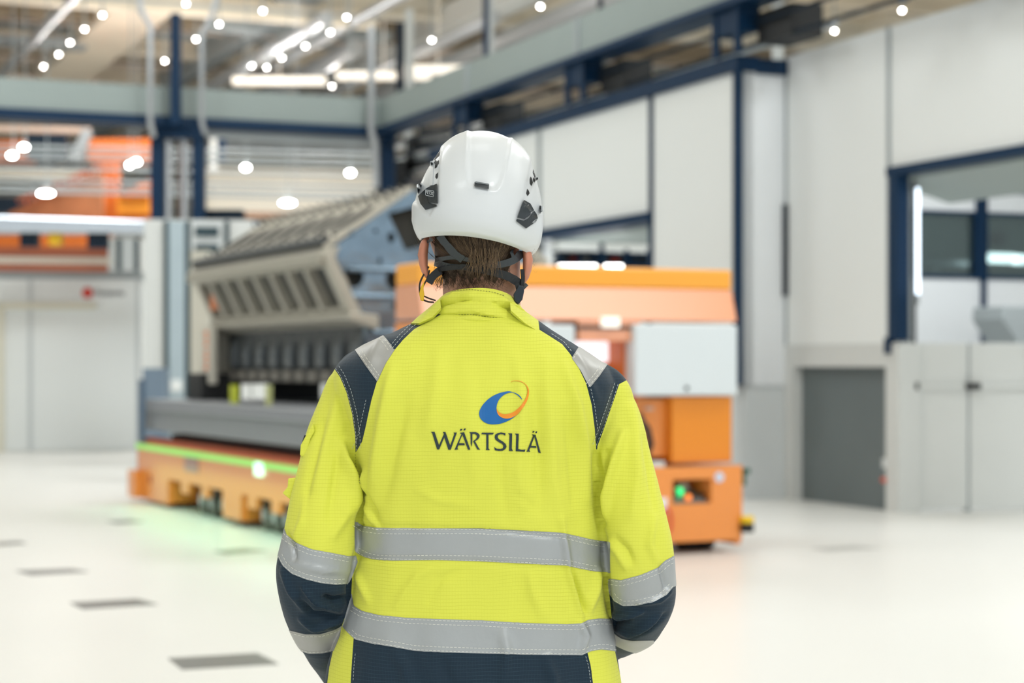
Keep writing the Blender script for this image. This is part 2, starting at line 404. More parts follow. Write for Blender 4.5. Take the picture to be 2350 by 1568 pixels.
mb = MB(Bi.M); mb.ell((Bi.xa(2300, 1.5), 1.6, zi(520)), (.12, .12, .12)); top('ceiling_fan', mb, M_black, 'round black fan behind the right window pane', 'fan', smooth=True)
# lintel between the wall and the inner end wall
mb = MB(B.M); mb.prism([(x2+.1, zBeam2-.02), (x2+.1, zBeam2-.12), (x2+.9, zBeam2-.32), (x2+.9, zBeam2-.2)], yF, yG+.6, 'y')
struct(mb.build('trim_%d' % n, M_beam)); n += 1
area('room_fill_light', B.w(x2+2.6, yG+1.5, 4.35), 1.5, 90)  # unseen light added to brighten the inner room
area('room_fill_light', B.w(1.8, yA+2.5, 3.1), 1.0, 40)  # second unseen light added, in the rack room
mb = MB(B.M); mb.box(x2+.9, x2+6, yG-3, Yi+.4, 4.45, 4.6); struct(mb.build('ceiling_inner', M_lgrey))
# grey folding gate
q = G(2104, 1176)
Bg = Frame(q.x, q.y, 12)
zg = Bg.za(787, 0, 0)
g = thing('folding_gate', q, 'tall pale grey folding gate with a horizontal rail at the right edge', 'gate')
e = [Bg.xa(p) for p in (2106, 2224, 2380, 2540)]
for i in range(3):
    mb = MB(Bg.M); mb.box(e[i]+.015, e[i+1]-.015, 0, .05, .03, zg); mb.build('gate_panel', M_lgrey, g, bevel=.006)
for i in (1, 2): mb = MB(Bg.M); mb.box(e[i]-.03, e[i]+.03, .02, .07, .0, zg); mb.build('gate_post', M_grey2, g)
mb = MB(Bg.M); mb.box(0, e[3], -.04, 0, Bg.za(894, 0, 0), Bg.za(882, 0, 0)); mb.build('rail', M_lgrey, g, bevel=.005)
mb = MB(Bg.M); mb.box(e[1]-.06, e[1]+.1, -.07, 0, Bg.za(894, 0, 0), Bg.za(880, 0, 0)); mb.build('latch', M_black, g, bevel=.004)
mb = MB(Bg.M); mb.box(-.04, .0, -.06, 0, Bg.za(894, 0, 0), Bg.za(878, 0, 0)); mb.build('latch', M_black, g, bevel=.004)
# grey machine hood by the right edge, behind the gate
qx = Bi.xa(2300, -1.5); z0, z1 = Bi.za(780, qx, -1.5), Bi.za(702, qx, -1.5)
mb = MB(Bi.M); mb.prism([(qx+.02, z1), (qx+.9, z1), (qx+.9, 0), (qx+.3, 0), (qx+.2, z0), (qx, (z0+z1)/2+.04)], -1.5, -.9, 'y')
top('machine_hood', mb, M_grey2, 'angular grey machine hood above the gate at the right edge', 'machine', bevel=.02)
# small fittings in the dark doorway edge
q = P(2028, 1102, B.w(x2, d1).y); mb = MB(); mb.ell(q, (.03, .03, .03)); top('signal_lamp', mb, mat('red_signal', (220, 90, 60), .4), 'small red lamp low at the right side of the dark doorway', 'lamp', smooth=True)
q = P(2032, 1063, B.w(x2, d1).y); mb = MB(); mb.box(q.x-.03, q.x+.03, q.y-.03, q.y+.03, q.z-.05, q.z+.05); top('junction_box', mb, M_lgrey, 'small pale junction box above the red lamp at the doorway', 'box')

# ---- crane runway beams and their brackets
ZB0, ZB1 = 5.5, 6.05
yK = B.ya(884, 0)
mb = MB(B.M)
mb.box(-.16, .16, -9, yK, ZB0+.06, ZB1)
o = top('crane_runway_beam', mb, M_beam, 'long grey crane beam climbing to the upper right above the white wall', 'beam')
mb = MB(B.M); mb.box(-.22, .22, -9, yK, ZB0-.02, ZB0+.06); p_ = mb.build('bottom_flange', M_navy, o)
for px in (1095, 1352):
    mb = MB(B.M); y = B.ya(px); mb.box(-.19, -.16, y-.05, y+.05, ZB0+.06, ZB1); mb.build('splice_plate', M_grey2, o)
mb = MB(B.M); mb.box(-22, .16, yK-.1, yK+.3, ZB0+.08, ZB1+.02)
o = top('crane_runway_beam', mb, M_beam, 'long grey crane beam running level across the upper left', 'beam')
mb = MB(B.M); mb.box(-22, .16, yK-.18, yK+.35, ZB0-.07, ZB0+.08); mb.build('bottom_flange', M_navy, o)
mb = MB(B.M); mb.box(B.xa(470, yK), B.xa(850, yK), yK, yK+.2, ZB0-.2, ZB0-.11); mb.build('cable_channel', M_grey2, o)
for px, lab in ((1075, 'navy bracket under the crane beam just above the helmet'), (1340, 'navy bracket under the crane beam, middle of the three'),
                (1690, 'navy bracket under the crane beam at the wall corner'), (2135, 'navy bracket above the white wall at the top right edge')):
    y = B.ya(px) if px < 2000 else B.ya(px, 0)
    g = thing('beam_bracket', B.w(0, y, ZT+.17), lab, 'bracket')
    mb = MB(B.M); mb.box(-.14, -.08, y-.28, y-.18, ZT+.17, ZB0-.02); mb.build('post', M_navy, g)
    mb = MB(B.M); mb.box(-.14, -.08, y+.22, y+.32, ZT+.17, ZB0-.02); mb.build('post', M_navy, g)
    mb = MB(B.M); mb.box(-.12, .14, y-.28, y+.32, ZB0-.3, ZB0-.02); mb.build('head_plate', M_navy, g)
    mb = MB(B.M); mb.box(.1, .5, y-1.0, y-.3, ZB0-.45, ZB0-.1); mb.build('motor_box', M_black, g)
for dz, off in ((.22, 0), (.42, .1)):
    mb = MB(B.M); mb.tube([(.05+off, -4, ZB0-dz), (.05+off, yK, ZB0-dz)], .025, 8)
    top('conductor_rail', mb, M_navyd, ('upper' if off == 0 else 'lower')+' thin dark conductor rail under the climbing crane beam', 'rail', 'conductor rails under the crane beam')
mb = MB(B.M); mb.tube([(.62, -1, ZT+.42), (.62, yK, ZT+.42)], .05, 8); top('service_pipe', mb, M_steel, 'pale service pipe lying above the navy top rail of the wall', 'pipe', smooth=True)

# columns, posts and pipes round the beams
def vpipe(px, pts, r, m, label, name='service_pipe', cat='pipe'):
    mb = MB(); mb.tube([P(a, b, c) for a, b, c in pts], r, 12)
    return top(name, mb, m, label, cat, smooth=True)
Yl = B.w(B.xa(345, yK-.4), yK-.4).y
vpipe(345, [(318, -20, Yl), (322, 20, Yl), (345, 62, Yl), (345, 280, Yl), (352, 312, Yl+.2)], .05, M_steel, 'bent galvanised pipe left of the navy post, dropping past the level beam')
Yl2 = B.w(B.xa(465, yK-.4), yK-.4).y
vpipe(463, [(500, -15, Yl2), (488, 32, Yl2), (463, 78, Yl2), (463, 280, Yl2), (470, 305, Yl2+.2)], .045, M_steel, 'bent galvanised pipe right of the navy post, dropping past the level beam')
Yl3 = B.w(B.xa(855, yK-.4), yK-.4).y
vpipe(855, [(852, 60, Yl3), (852, 300, Yl3), (862, 330, Yl3+.2), (864, 430, Yl3+.2)], .06, M_steel, 'tall galvanised pipe left of the beam corner')
def post(px0, px1, py0, py1, Y, d, m, label, name='steel_column', cat='column'):
    a, b = P(px0, py1, Y), P(px1, py0, Y); mb = MB(); mb.box(a.x, b.x, Y, Y+d, a.z, b.z)
    return top(name, mb, m, label, cat)
Yn = B.w(B.xa(402, yK-.3), yK-.3).y-.1
post(391, 412, 30, 285, Yn, .2, M_navy, 'navy steel post standing on the level beam between two bent pipes')
post(909, 926, 50, 218, 33.5, .3, M_navyd, 'dark navy post above the beam corner')
post(930, 947, 20, 228, 34.5, .3, M_lgrey, 'pale slim column right of the dark navy post')
post(928, 946, 296, 1010, 33.6, .2, M_lgrey, 'pale slim column under the climbing beam left of the helmet')
post(1108, 1121, -10, 135, 33.0, .2, M_navy, 'navy post rising behind the climbing beam above the helmet')
post(1121, 1134, -10, 140, 33.2, .2, M_lgrey, 'pale post beside the navy one above the helmet')
post(1372, 1384, -10, 26, 33.0, .2, M_navyd, 'short navy post end above the climbing beam, right of the middle')
post(1776, 1799, -10, 134, 21.9, .15, M_lgrey, 'pale square post behind the wall corner at upper right')
post(874, 905, 300, 1030, B.w(0, yK).y+.1, .35, M_navy, 'navy column carrying the corner of the two crane beams')
post(862, 872, 320, 1020, B.w(0, yK).y+.4, .3, M_navyd, 'slim dark column left of the navy corner column')
# pipework clutter between corner column and helmet
for i, (a, b, c, d, r, m) in enumerate([(905, 340, 1120, 285, .05, M_steel), (905, 372, 1090, 330, .07, M_grey2), (905, 405, 1060, 372, .05, M_steel), (900, 428, 1010, 408, .08, M_navyd), (905, 322, 1060, 300, .04, M_black)]):
    mb = MB(); mb.tube([P(a, b, 34.5), P(c, d, 31)], r, 8)
    top('service_pipe', mb, m, ['second highest', 'thick third', 'fourth', 'lowest dark', 'highest thin dark'][i]+' slanting service pipe between navy corner column and helmet', 'pipe', 'pipes beside the corner column', smooth=True)
for px, py, w, h in ((965, 355, .25, .3), (1000, 318, .3, .2), (925, 400, .2, .25)):
    q = P(px, py, 33.4); mb = MB(); mb.box(q.x-w, q.x+w, q.y, q.y+.3, q.z-h, q.z+h)
    top('drive_unit', mb, M_black, {965: 'large dark drive unit among the pipes left of the helmet', 1000: 'upper dark drive unit among the pipes nearest the helmet', 925: 'dark drive unit beside the navy corner column'}[px], 'machine', 'drive units beside the corner column')

# big navy portal column on the left (under the level beam)
Yc = B.w(B.xa(405, yK), yK).y
g = thing('portal_column', P(405, 1100, Yc), 'double navy portal column with a head plate under the level beam', 'column')
for a, b, nme, m in ((345, 374, 'post', M_navy), (441, 466, 'post', M_navy)):
    p0, p1 = P(a, 1035, Yc), P(b, 300, Yc); mb = MB(); mb.box(p0.x, p1.x, Yc, Yc+.3, 0, p1.z); mb.build(nme, m, g)
p0, p1 = P(352, 318, Yc), P(466, 278, Yc); mb = MB(); mb.box(p0.x, p1.x, Yc-.05, Yc+.3, p0.z, p1.z); mb.build('head_plate', M_navy, g)
p0, p1 = P(455, 500, Yc), P(549, 476, Yc); mb = MB(); mb.box(p0.x, p1.x, Yc+.4, Yc+.7, p0.z, p1.z); mb.build('side_plate', M_navyd, g)
p0, p1 = P(400, 500, Yc), P(415, 318, Yc); mb = MB(); mb.box(p0.x, p1.x, Yc+.5, Yc+.6, p0.z, p1.z); mb.build('rust_strip', M_oranged, g)
for px in (386, 424):
    mb = MB(); mb.tube([P(px, 1000, Yc+.1), P(px, 330, Yc+.1), P(px-5, 312, Yc+.1)], .055, 12)
    top('service_pipe', mb, M_steel, 'upright galvanised pipe, left of the pair inside the navy portal column' if px < 400 else 'upright galvanised pipe, right of the pair inside the navy portal column', 'pipe', smooth=True)

# far background between the beams and the machines
def far_box(name, px0, px1, py0, py1, Y, d, m, label, cat, group=None, emit=None):
    a, b = P(px0, py1, Y), P(px1, py0, Y); mb = MB(Matrix.Translation(Vector(((a.x+b.x)/2, Y, 0))) @ Matrix.Rotation(math.radians(22.6)*.5, 4, 'Z'))
    w = (b.x-a.x)/2; mb.box(-w, w, 0, d, a.z, b.z)
    return top(name, mb, m, label, cat, group)
# orange overhead crane with sloping stair
g = thing('orange_crane', P(200, 500, 48), 'big orange overhead crane with a walkway stair, far behind on the left', 'crane')
def gpart(nme, px0, px1, py0, py1, Y, d, m):
    a, b = P(px0, py1, Y), P(px1, py0, Y); mb = MB(); mb.box(a.x, b.x, Y, Y+d, a.z, b.z); return mb.build(nme, m, g)
gpart('girder', 200, 345, 318, 372, 50, .8, M_oran); gpart('girder', -60, 62, 322, 368, 50, .8, M_oran)
gpart('leg', 232, 266, 365, 500, 48, .6, M_oran)
gpart('end_carriage', 235, 345, 448, 502, 47.5, .8, M_oran)
gpart('drive_box', 268, 340, 452, 490, 47.3, .3, mat('yellow_orange', (222, 140, 24), .5))
gpart('lower_girder', -60, 250, 540, 566, 46, .6, M_oran)
mb = MB(); Y = 47
v = [P(20, 505, Y), P(20, 488, Y), P(205, 398, Y), P(235, 398, Y), P(235, 505, Y)]
mb.raw([p for p in v]+[p+Vector((0, .3, 0)) for p in v], [(0, 1, 2, 3, 4), (9, 8, 7, 6, 5), (0, 5, 6, 1), (1, 6, 7, 2), (2, 7, 8, 3), (3, 8, 9, 4), (4, 9, 5, 0)])
mb.build('stair_flank', mat('dusty_orange', (164, 104, 66), .7, var=.25), g)
mb = MB(); v = [P(270, 448, Y), P(345, 410, Y), P(345, 448, Y)]
mb.raw([p for p in v]+[p+Vector((0, .3, 0)) for p in v], [(0, 1, 2), (5, 4, 3), (0, 3, 4, 1), (1, 4, 5, 2), (2, 5, 3, 0)]); mb.build('gusset', M_oran, g)
mb = MB()
for k in range(14):
    x = 60+k*13; yb = 478-(x-20)*.42; mb.bar(P(x, yb+14, 46.8), P(x, yb-14, 46.8), .05)
mb.bar(P(40, 465-4, 46.8), P(235, 379, 46.8), .08)
mb.build('handrail', M_rust, g)
far_box('control_cabin', 62, 152, 298, 362, 46, 1, M_navyd, 'dark crane control cabin hanging at the far left', 'cabin')
RAIL = far_box('crane_trolley_rail', -20, 205, 290, 302, 44, .3, M_pink, 'pale horizontal rail above the dark control cabin', 'rail')
mb = MB(); mb.bar(P(203, 299, 44.2), P(172, 368, 44.2), .22); mb.build('support_strut', M_steel, RAIL)
far_box('wall_panel', -20, 235, 385, 415, 56, .4, M_cream, 'cream wall panel behind the orange stair', 'panel')
far_box('platform_deck', -20, 75, 452, 488, 52, .6, M_navyd, 'dark platform deck at the far left behind the stair', 'deck')
far_box('wall_panel', 470, 860, 388, 486, 58, .4, M_cream, 'wide cream panelled wall behind the engine block', 'panel')
far_box('upper_gallery', 500, 860, 312, 364, 60, .6, M_grey2, 'grey gallery strip high behind the engine block', 'gallery')
far_box('dark_gallery_opening', 470, 860, 352, 398, 59, .4, mat('olive_grey', (126, 124, 112), .7), 'dim gallery band under the grey strip', 'gallery')
far_box('wall_rail', 560, 860, 488, 502, 56, .4, mat('brown_rail', (150, 120, 100), .6), 'brownish rail at the foot of the cream panelled wall', 'rail')
far_box('wall_post', 482, 498, 308, 392, 55, .3, M_lgrey, 'pale post under the level beam right of the portal column', 'post')
far_box('wall_post', 502, 518, 300, 372, 55, .3, M_navy, 'short navy post under the level beam right of the portal column', 'post')
for i, py in enumerate((342, 356, 370, 392, 418, 434, 446)):
    mb = MB(); mb.tube([P(-30, py-8, 42), P(345, py, 41.5), P(862, py+12, 43)], .035, 6)
    top('tension_cable', mb, M_grey2, ['topmost', 'second from the top', 'third from the top', 'middle one', 'third from the bottom', 'second from the bottom', 'lowest'][i]+' of the seven thin level cables behind the portal column', 'cable', 'level cables behind the portal column')
# silver gantry beam at left and things beneath
Yr = 29.5
a, b = P(-60, 538, Yr), P(346, 498, Yr+.2)
mb = MB(); mb.raw([P(-60, 493, Yr), P(346, 506, Yr), P(346, 536, Yr), P(-60, 534, Yr)]+[p+Vector((.1, .5, 0)) for p in (P(-60, 493, Yr), P(346, 506, Yr), P(346, 536, Yr), P(-60, 534, Yr))],
                  [(0, 1, 2, 3), (7, 6, 5, 4), (0, 4, 5, 1), (1, 5, 6, 2), (2, 6, 7, 3), (3, 7, 4, 0)])
GB = top('gantry_beam', mb, M_silver, 'shiny silver gantry beam running level at the left', 'beam', bevel=.03)
far_box('rear_panel', -20, 250, 590, 606, 33, .3, M_cream, 'beige strip just above the white cabin', 'panel')
far_box('red_rail', -20, 245, 568, 588, 32, .3, M_rust, 'upper reddish rail above the white cabin', 'rail')
far_box('red_rail', -20, 245, 606, 622, 32, .3, M_rust, 'lower reddish rail above the white cabin', 'rail')
for nme, a, b, c, d, m in (('hoist_motor', 45, 85, 534, 566, M_navyd), ('hoist_motor', 200, 245, 535, 570, M_navyd), ('warning_plate', 112, 138, 536, 562, mat('sign_yellow', (226, 178, 20), .5))):
    q0, q1 = P(a, d, Yr+.1), P(b, c, Yr+.1); mb = MB(); mb.box(q0.x, q1.x, Yr+.1, Yr+.3, q0.z, q1.z); mb.build(nme, m, GB)
wl = far_box('white_lamp_housing', 655, 705, 492, 512, 40, .3, M_white, 'white lamp housing behind the top of the engine block', 'lamp')
q = P(680, 500, 40.1); mb = MB(); mb.tube([q, Vector((q.x, q.y, ZC))], .012, 6); mb.build('hanging_rod', M_steel, wl)
sr_ = far_box('silver_rail', 560, 640, 510, 524, 38, .3, M_silver, 'silver rail end behind the upper edge of the engine block', 'rail')
q = P(625, 520, 38.1); mb = MB(); mb.box(q.x-.05, q.x+.05, q.y-.05, q.y+.05, 0, q.z); mb.build('rail_post', M_grey2, sr_)

# white cabin at left
qc = G(320, 1034); Bc = Frame(qc.x, qc.y, 6)
zc = Bc.za(640, 0, 0); xl = Bc.xa(-140)
g = thing('white_cabin', qc, 'large white equipment cabin standing at the left edge with a red round logo', 'cabin')
mb = MB(Bc.M); mb.box(xl, 0, 0, 2.2, .0, zc); mb.build('wall_panel', M_white, g, bevel=.02)
mb = MB(Bc.M); mb.box(xl, .03, -.03, 2.25, zc, zc+.14); mb.build('roof_cap', M_grey2, g, bevel=.01)
mb = MB(Bc.M); x = Bc.xa(70); mb.box(x-.035, x+.035, -.03, 0, 0, zc); mb.build('joint_strip', M_grey, g)
mb = MB(Bc.M); mb.box(-.06, .02, -.02, 0, 0, zc); mb.build('joint_strip', M_grey, g)
mb = MB(Bc.M); mb.box(Bc.xa(-4), Bc.xa(222), -.08, 0, Bc.za(710, 0, 0), Bc.za(696, 0, 0)); mb.box(Bc.xa(-4), Bc.xa(10), -.08, 0, 0, Bc.za(700, 0, 0)); mb.build('door_frame', mat('cream_trim', (228, 224, 206), .5), g)
x = Bc.xa(201); z = Bc.za(673, 0, 0); mb = MB(Bc.M); mb.cyl((x, -.02, z), .095, .015, 'y', 32); mb.build('logo_disc', mat('logo_red', (214, 60, 44), .5), g)
cu = bpy.data.curves.new('txt', 'FONT'); cu.body = 'Fastems'; cu.size = .19; cu.extrude = .004; cu.align_x = 'LEFT'; cu.align_y = 'CENTER'
def text_mesh(cu):
    o = bpy.data.objects.new('t', cu); COL.objects.link(o); dg = bpy.context.evaluated_depsgraph_get()
    me = bpy.data.meshes.new_from_object(o.evaluated_get(dg)); bpy.data.objects.remove(o); return me
me = text_mesh(cu); o = bpy.data.objects.new('logo_lettering', me); COL.objects.link(o); o.parent = g; me.materials.clear(); me.materials.append(mat('logo_grey', (70, 74, 78), .6))
pt = Bc.w(Bc.xa(218), -.012, z)-Vector(g.location); o.matrix_local = Matrix.Translation(pt) @ Matrix.Rotation(Bc.ang, 4, 'Z') @ Matrix.Rotation(math.pi/2, 4, 'X') @ Matrix.Diagonal((.83, .83, 1, 1))

q = Bc.w(Bc.xa(70, .3), .3, zc+.14); mb = MB(); mb.tube([q, q+Vector((0, 0, .62))], .035, 8); mb.ell(q+Vector((0, 0, .4)), (.07, .07, .1))
top('beacon_pole', mb, M_silver, 'small shiny pole standing on top of the white cabin', 'pole', smooth=True)
# short white tower with dark strips right behind the cabin
def tower(px0, px1, py0, Y, ang, d, strips, base, label, extra=None, name='machine_tower', py1=None):
    q = P(px0, 840, Y); F = Frame(q.x, q.y, ang); w = F.xa(px1)
    g = thing(name, (q.x, q.y, 0), label, 'machine')
    zt = F.za(py0, 0, 0)
    mb = MB(F.M); mb.box(0, w, 0.02, d, 0, zt); mb.build('body', base, g, bevel=.01)
    for a, b, m, nme in strips:
        mb = MB(F.M); mb.box(F.xa(a), F.xa(b), -.03, .02, 0, zt-.02); mb.build(nme, m, g)
    if extra: extra(F, g, zt)
    return g
M_slate = mat('dark_teal_strip', (38, 62, 70), .5)
tower(243, 322, 545, 36.2, 6, .8, [(268, 280, M_slate, 'dark_strip'), (280, 308, M_grey, 'cover_panel'), (308, 320, M_slate, 'dark_strip')], M_lgrey, 'short pale machine tower with two dark strips behind the white cabin')
def ex(F, g, zt):
    for a, b, c, d in ((448, 502, 520, 542), (448, 502, 560, 590)):
        mb = MB(F.M); mb.box(F.xa(a), F.xa(b), -.06, -.02, F.za(d, 0, 0), F.za(c, 0, 0)); mb.build('dark_window', M_slate, g)
    mb = MB(F.M); mb.box(F.xa(392), F.xa(418), -.05, -.03, F.za(898, 0, 0), F.za(872, 0, 0)); mb.build('notice_plate', M_white, g)
tower(330, 580, 503, 27.2, 8, 1.0, [(376, 388, M_slate, 'dark_strip'), (388, 424, mat('pale_blue_panel', (172, 188, 196), .45), 'cover_panel'), (424, 438, M_slate, 'dark_strip'), (438, 512, M_grey, 'frame_panel'), (516, 526, M_slate, 'dark_strip')], M_lgrey,
      'tall pale grey machine tower with dark vertical strips behind the transporter', ex)
post(437, 478, 575, 1105, 24.5, .4, mat('cream_block', (206, 204, 192), .6), 'cream upright block at the far end of the engine block', 'upright_block', 'machine')
q = P(345, 880, 24.2); mb = MB(); mb.box(q.x-.1, q.x+.18, q.y, q.y+.4, 0, P(345, 845, 24.2).z)
top('small_cabinet', mb, mat('slate_blue', (120, 140, 160), .5), 'small grey blue cabinet behind the far left corner of the transporter', 'cabinet')
for i, (a, b, c, m) in enumerate([(545, 575, 872, M_white), (578, 612, 874, M_white), (622, 660, 872, M_lgrey), (665, 700, 874, M_white), (702, 742, 872, M_lgrey)]):
    p0, p1 = P(a, 1000, 26), P(b, c, 26); mb = MB(); mb.box(p0.x, p1.x, 26, 26.5, 0, p1.z)
    top('white_pallet_box', mb, m, ['leftmost pale', 'second pale', 'middle pale', 'fourth pale', 'rightmost pale'][i]+' pallet box seen under the engine block', 'box', 'pale boxes behind the engine block')

# ---- floor hatches (steel cover plates set in the floor)
M_plate = mat('hatch_steel', (112, 112, 110), .3, var=.1, vscale=8)
hat = [([(385, 1512), (590, 1500), (640, 1525), (418, 1538)], 'nearest and largest grey floor plate, at the bottom left'),
       ([(160, 1384), (315, 1375), (362, 1388), (190, 1399)], 'grey floor plate left of the elbow, second nearest'),
       ([(35, 1311), (165, 1306), (203, 1313), (70, 1321)], 'grey floor plate at the left, third nearest'),
       ([(490, 1266), (560, 1260), (612, 1265), (520, 1273)], 'dark floor plate in front of the transporter wheels'),
       ([(245, 1197), (300, 1194), (332, 1198), (270, 1203)], 'small floor plate left of the transporter'),
       ([(-20, 1246), (45, 1243), (62, 1248), (0, 1253)], 'small floor plate cut by the left picture edge'),
       ([(1862, 1259), (1960, 1253), (2022, 1259), (1900, 1267)], 'faint floor plate right of the transporter')]
for c, lab in hat:
    mb = MB(); v = [G(*p) for p in c]
    mb.raw([p+Vector((0, 0, -.02)) for p in v]+[p+Vector((0, 0, .003)) for p in v], [(3, 2, 1, 0), (4, 5, 6, 7), (0, 1, 5, 4), (1, 2, 6, 5), (2, 3, 7, 6), (3, 0, 4, 7)])
    top('floor_plate', mb, M_plate if 'faint' not in lab else mat('worn_plate', (190, 190, 186), .35), lab, 'floor plate')

# ---- high bay lamps under the roof
def lamp_light(g, w):
    for t, e in (('SPOT', w), ('POINT', w*.11)):
        l = bpy.data.lights.new('lamp_beam', t); l.energy = e; l.shadow_soft_size = .03; l.color = (1, .97, .92)
        if t == 'SPOT': l.spot_size = math.radians(150); l.spot_blend = .5
        o = bpy.data.objects.new('lamp_beam', l); COL.objects.link(o); o.parent = g; o.location = (0, 0, -.06)
def lamp_proto(r):
    g = thing('high_bay_lamp', (0, 0, 0), 'x', 'lamp')
    mb = MB(); mb.tube([(0, 0, .02), (0, 0, .12), (0, 0, .3)], [r*1.1, r*1.05, r*.4], 16); mb.build('housing', M_grey2, g, smooth=True)
    mb = MB(); mb.tube([(0, 0, 0), (0, 0, .03)], r, 20); mb.build('lens', M_lamp, g)
    mb = MB(); mb.tube([(0, 0, .3), (0, 0, 2.32)], .02, 6); mb.build('rod', M_grey2, g); lamp_light(g, 260)
    return g
rows = [('leftmost row', [(235, 36), (194, 68), (161, 99), (135, 126), (100, 154)]),
        ('row above the navy post', [(427, 10), (603, 26), (503, 57), (450, 91), (413, 118), (378, 141)]),
        ('row running down to the middle', [(796, 41), (758, 75), (701, 107), (647, 134), (612, 156), (578, 152), (556, 186)]),
        ('row nearest the climbing beam', [(1240, 16), (991, 93), (828, 170), (762, 199)]),
        ('row beyond the upper right wall', [(2070, 25), (1915, 72)]), ]
proto = lamp_proto(.03)
first = True
ORD = ['nearest', 'second', 'third', 'fourth', 'fifth', 'sixth', 'seventh']
for rn, pts in rows:
    for i_, (px, py) in enumerate(sorted(pts, key=lambda p: p[1])):
        z = ZC-2.25; Y = (z-CAMZ)*FPX/(HY-py); loc = P(px, py, Y)
        lab = ORD[i_]+' round white roof lamp from the top, '+rn
        if first:
            proto.location = loc; proto['label'] = lab; proto['group'] = 'roof lamps, '+rn; first = False
        else: dup(proto, loc, lab, 'roof lamps, '+rn)
def globe(px, py, Y, rx, label):
    c = P(px, py, Y); g = thing('far_lamp', c, label, 'lamp')
    mb = MB(); mb.ell(c, (rx*.45, .08, .045), 16, 10); mb.build('lens', M_lamp, g, smooth=True)
    mb = MB(); mb.tube([c+Vector((0, .1, 0)), Vector((c.x, c.y+.1, ZC))], .012, 6); mb.build('rod', M_grey2, g); return g
for px, py, rx, lab in [(55, 338, .18, 'upper round lamp before the dark control cabin'), (28, 357, .18, 'lower round lamp at the far left'), (313, 372, .16, 'round lamp before the orange girder, brighter of the pair'), (297, 379, .1, 'faint small lamp beside the orange girder'),
                        (105, 444, .36, 'wide bright lamp before the orange stair'), (564, 385, .17, 'round lamp high behind the engine block'), (804, 397, .17, 'round lamp left of the corner column'), (660, 466, .34, 'wide bright lamp just above the engine block')]:
    globe(px, py, 41, rx, lab)
for px, py, w in ((1005, 158, 2.2), (880, 172, 2.6), (640, 184, 2.6)):
    Y = (ZC-2.3-CAMZ)*FPX/(HY-py); q = P(px, py, Y); mb = MB(); mb.box(q.x-w/2, q.x+w/2, q.y, q.y+.3, q.z-.1, q.z+.1); mb.tube([q+Vector((0, .15, 0)), Vector((q.x, q.y+.15, ZC-.002))], .012, 6)
    top('glowing_duct', mb, mat('duct_glow', (255, 246, 232), .4, emit=.8, var=0), 'long white duct with added glow under the far roof, '+{1005: 'above the helmet', 880: 'at the beam corner', 640: 'left of the beam corner'}[px], 'lamp', 'long strips under the far roof')  # glow stands in for lamplight on pale ducts
# ================================================================== TRANSPORTER
W_ = A.xa(1700, 0); LEN = A.ya(315, 0)
ag = thing('transporter', A.w(W_/2, LEN/2, 0), 'long orange transporter carrying the engine block, with a tall orange tower at its near end', 'vehicle')
ZD_ = .66
def za(py, px, y=0): return A.za(py, A.xa(px, y), y)
# left side plate with cut-outs, polygon in (y, z); legs reach low, notches show the bogies
def yz(px, py): y = A.ya(px, 0); return (y, A.za(py, 0, y))
top_ = [(LEN, ZD_), (0, ZD_)]
zb = .10
L_ = lambda px: A.ya(px, 0)
poly = [(LEN, ZD_), (LEN, .04), (L_(385), .04)]
def notch(a, b, tabs):
    """a notch from column a to column b with small hanging tabs"""
    r = [(L_(a), .31)]
    for t0, t1 in tabs: r += [(L_(t0), .31), (L_(t0), .20), (L_(t1), .20), (L_(t1), .31)]
    r += [(L_(b), .31)]
    return r
poly += notch(386, 510, [(415, 432), (462, 476)]) + [(L_(511), .06), (L_(552), .06)]
poly += notch(553, 700, [(568, 588), (622, 642)]) + [(L_(701), .06), (L_(760), .06)] + notch(761, 860, [(800, 820)]) + [(L_(861), .06), (0, .06), (0, ZD_)]
mb = MB(A.M); mb.prism(poly, 0, .05, 'x'); mb.build('side_plate', M_orange, ag, bevel=.004)
mb = MB(A.M); mb.prism(poly, W_-.05, W_, 'x'); mb.build('side_plate', M_orange, ag, bevel=.004)
mb = MB(A.M); mb.box(.05, W_-.05, .9, LEN-.05, .34, ZD_-.02); mb.build('chassis', M_oranged, ag)
mb = MB(A.M); mb.box(0, W_, LEN-.06, LEN, .06, ZD_); mb.build('end_plate', M_orange, ag, bevel=.004)
for px in (386, 512, 553, 701): mb = MB(A.M); mb.box(.05, .6, L_(px)-.03, L_(px)+.03, .06, .34); mb.build('bogie_bracket', M_orange, ag)
mb = MB(A.M); mb.box(-.10, 0, LEN-.25, LEN+.04, .05, .35); mb.build('end_bumper', M_orange, ag, bevel=.01)
mb = MB(A.M); mb.box(.5, W_-.5, .6, LEN-.4, .05, .34); mb.build('notch_backdrop', M_black, ag)  # dark box added so the wheel notches look shaded
# wheels in bogies
M_tyre = mat('greenish_roller', (78, 78, 68), .4, metal=.3, var=.3, vscale=12)
for px in (365, 440, 462, 490, 582, 605, 632, 650):
    y = L_(px)
    for x0 in (.12, W_-.38):
        mb = MB(A.M); mb.cyl((x0, y, .15), .15, .26, 'x', 20)
        w = mb.build('wheel', M_tyre, ag, smooth=True)
        if x0 < 1:
            mb = MB(A.M); mb.cyl((x0-.03, y, .15), .06, .05, 'x', 12); mb.build('hub', M_steel, w, smooth=True)
            mb = MB(A.M); mb.box(x0+.02, x0+.2, y-.04, y+.04, .28, .40); mb.build('fork', M_black, w)
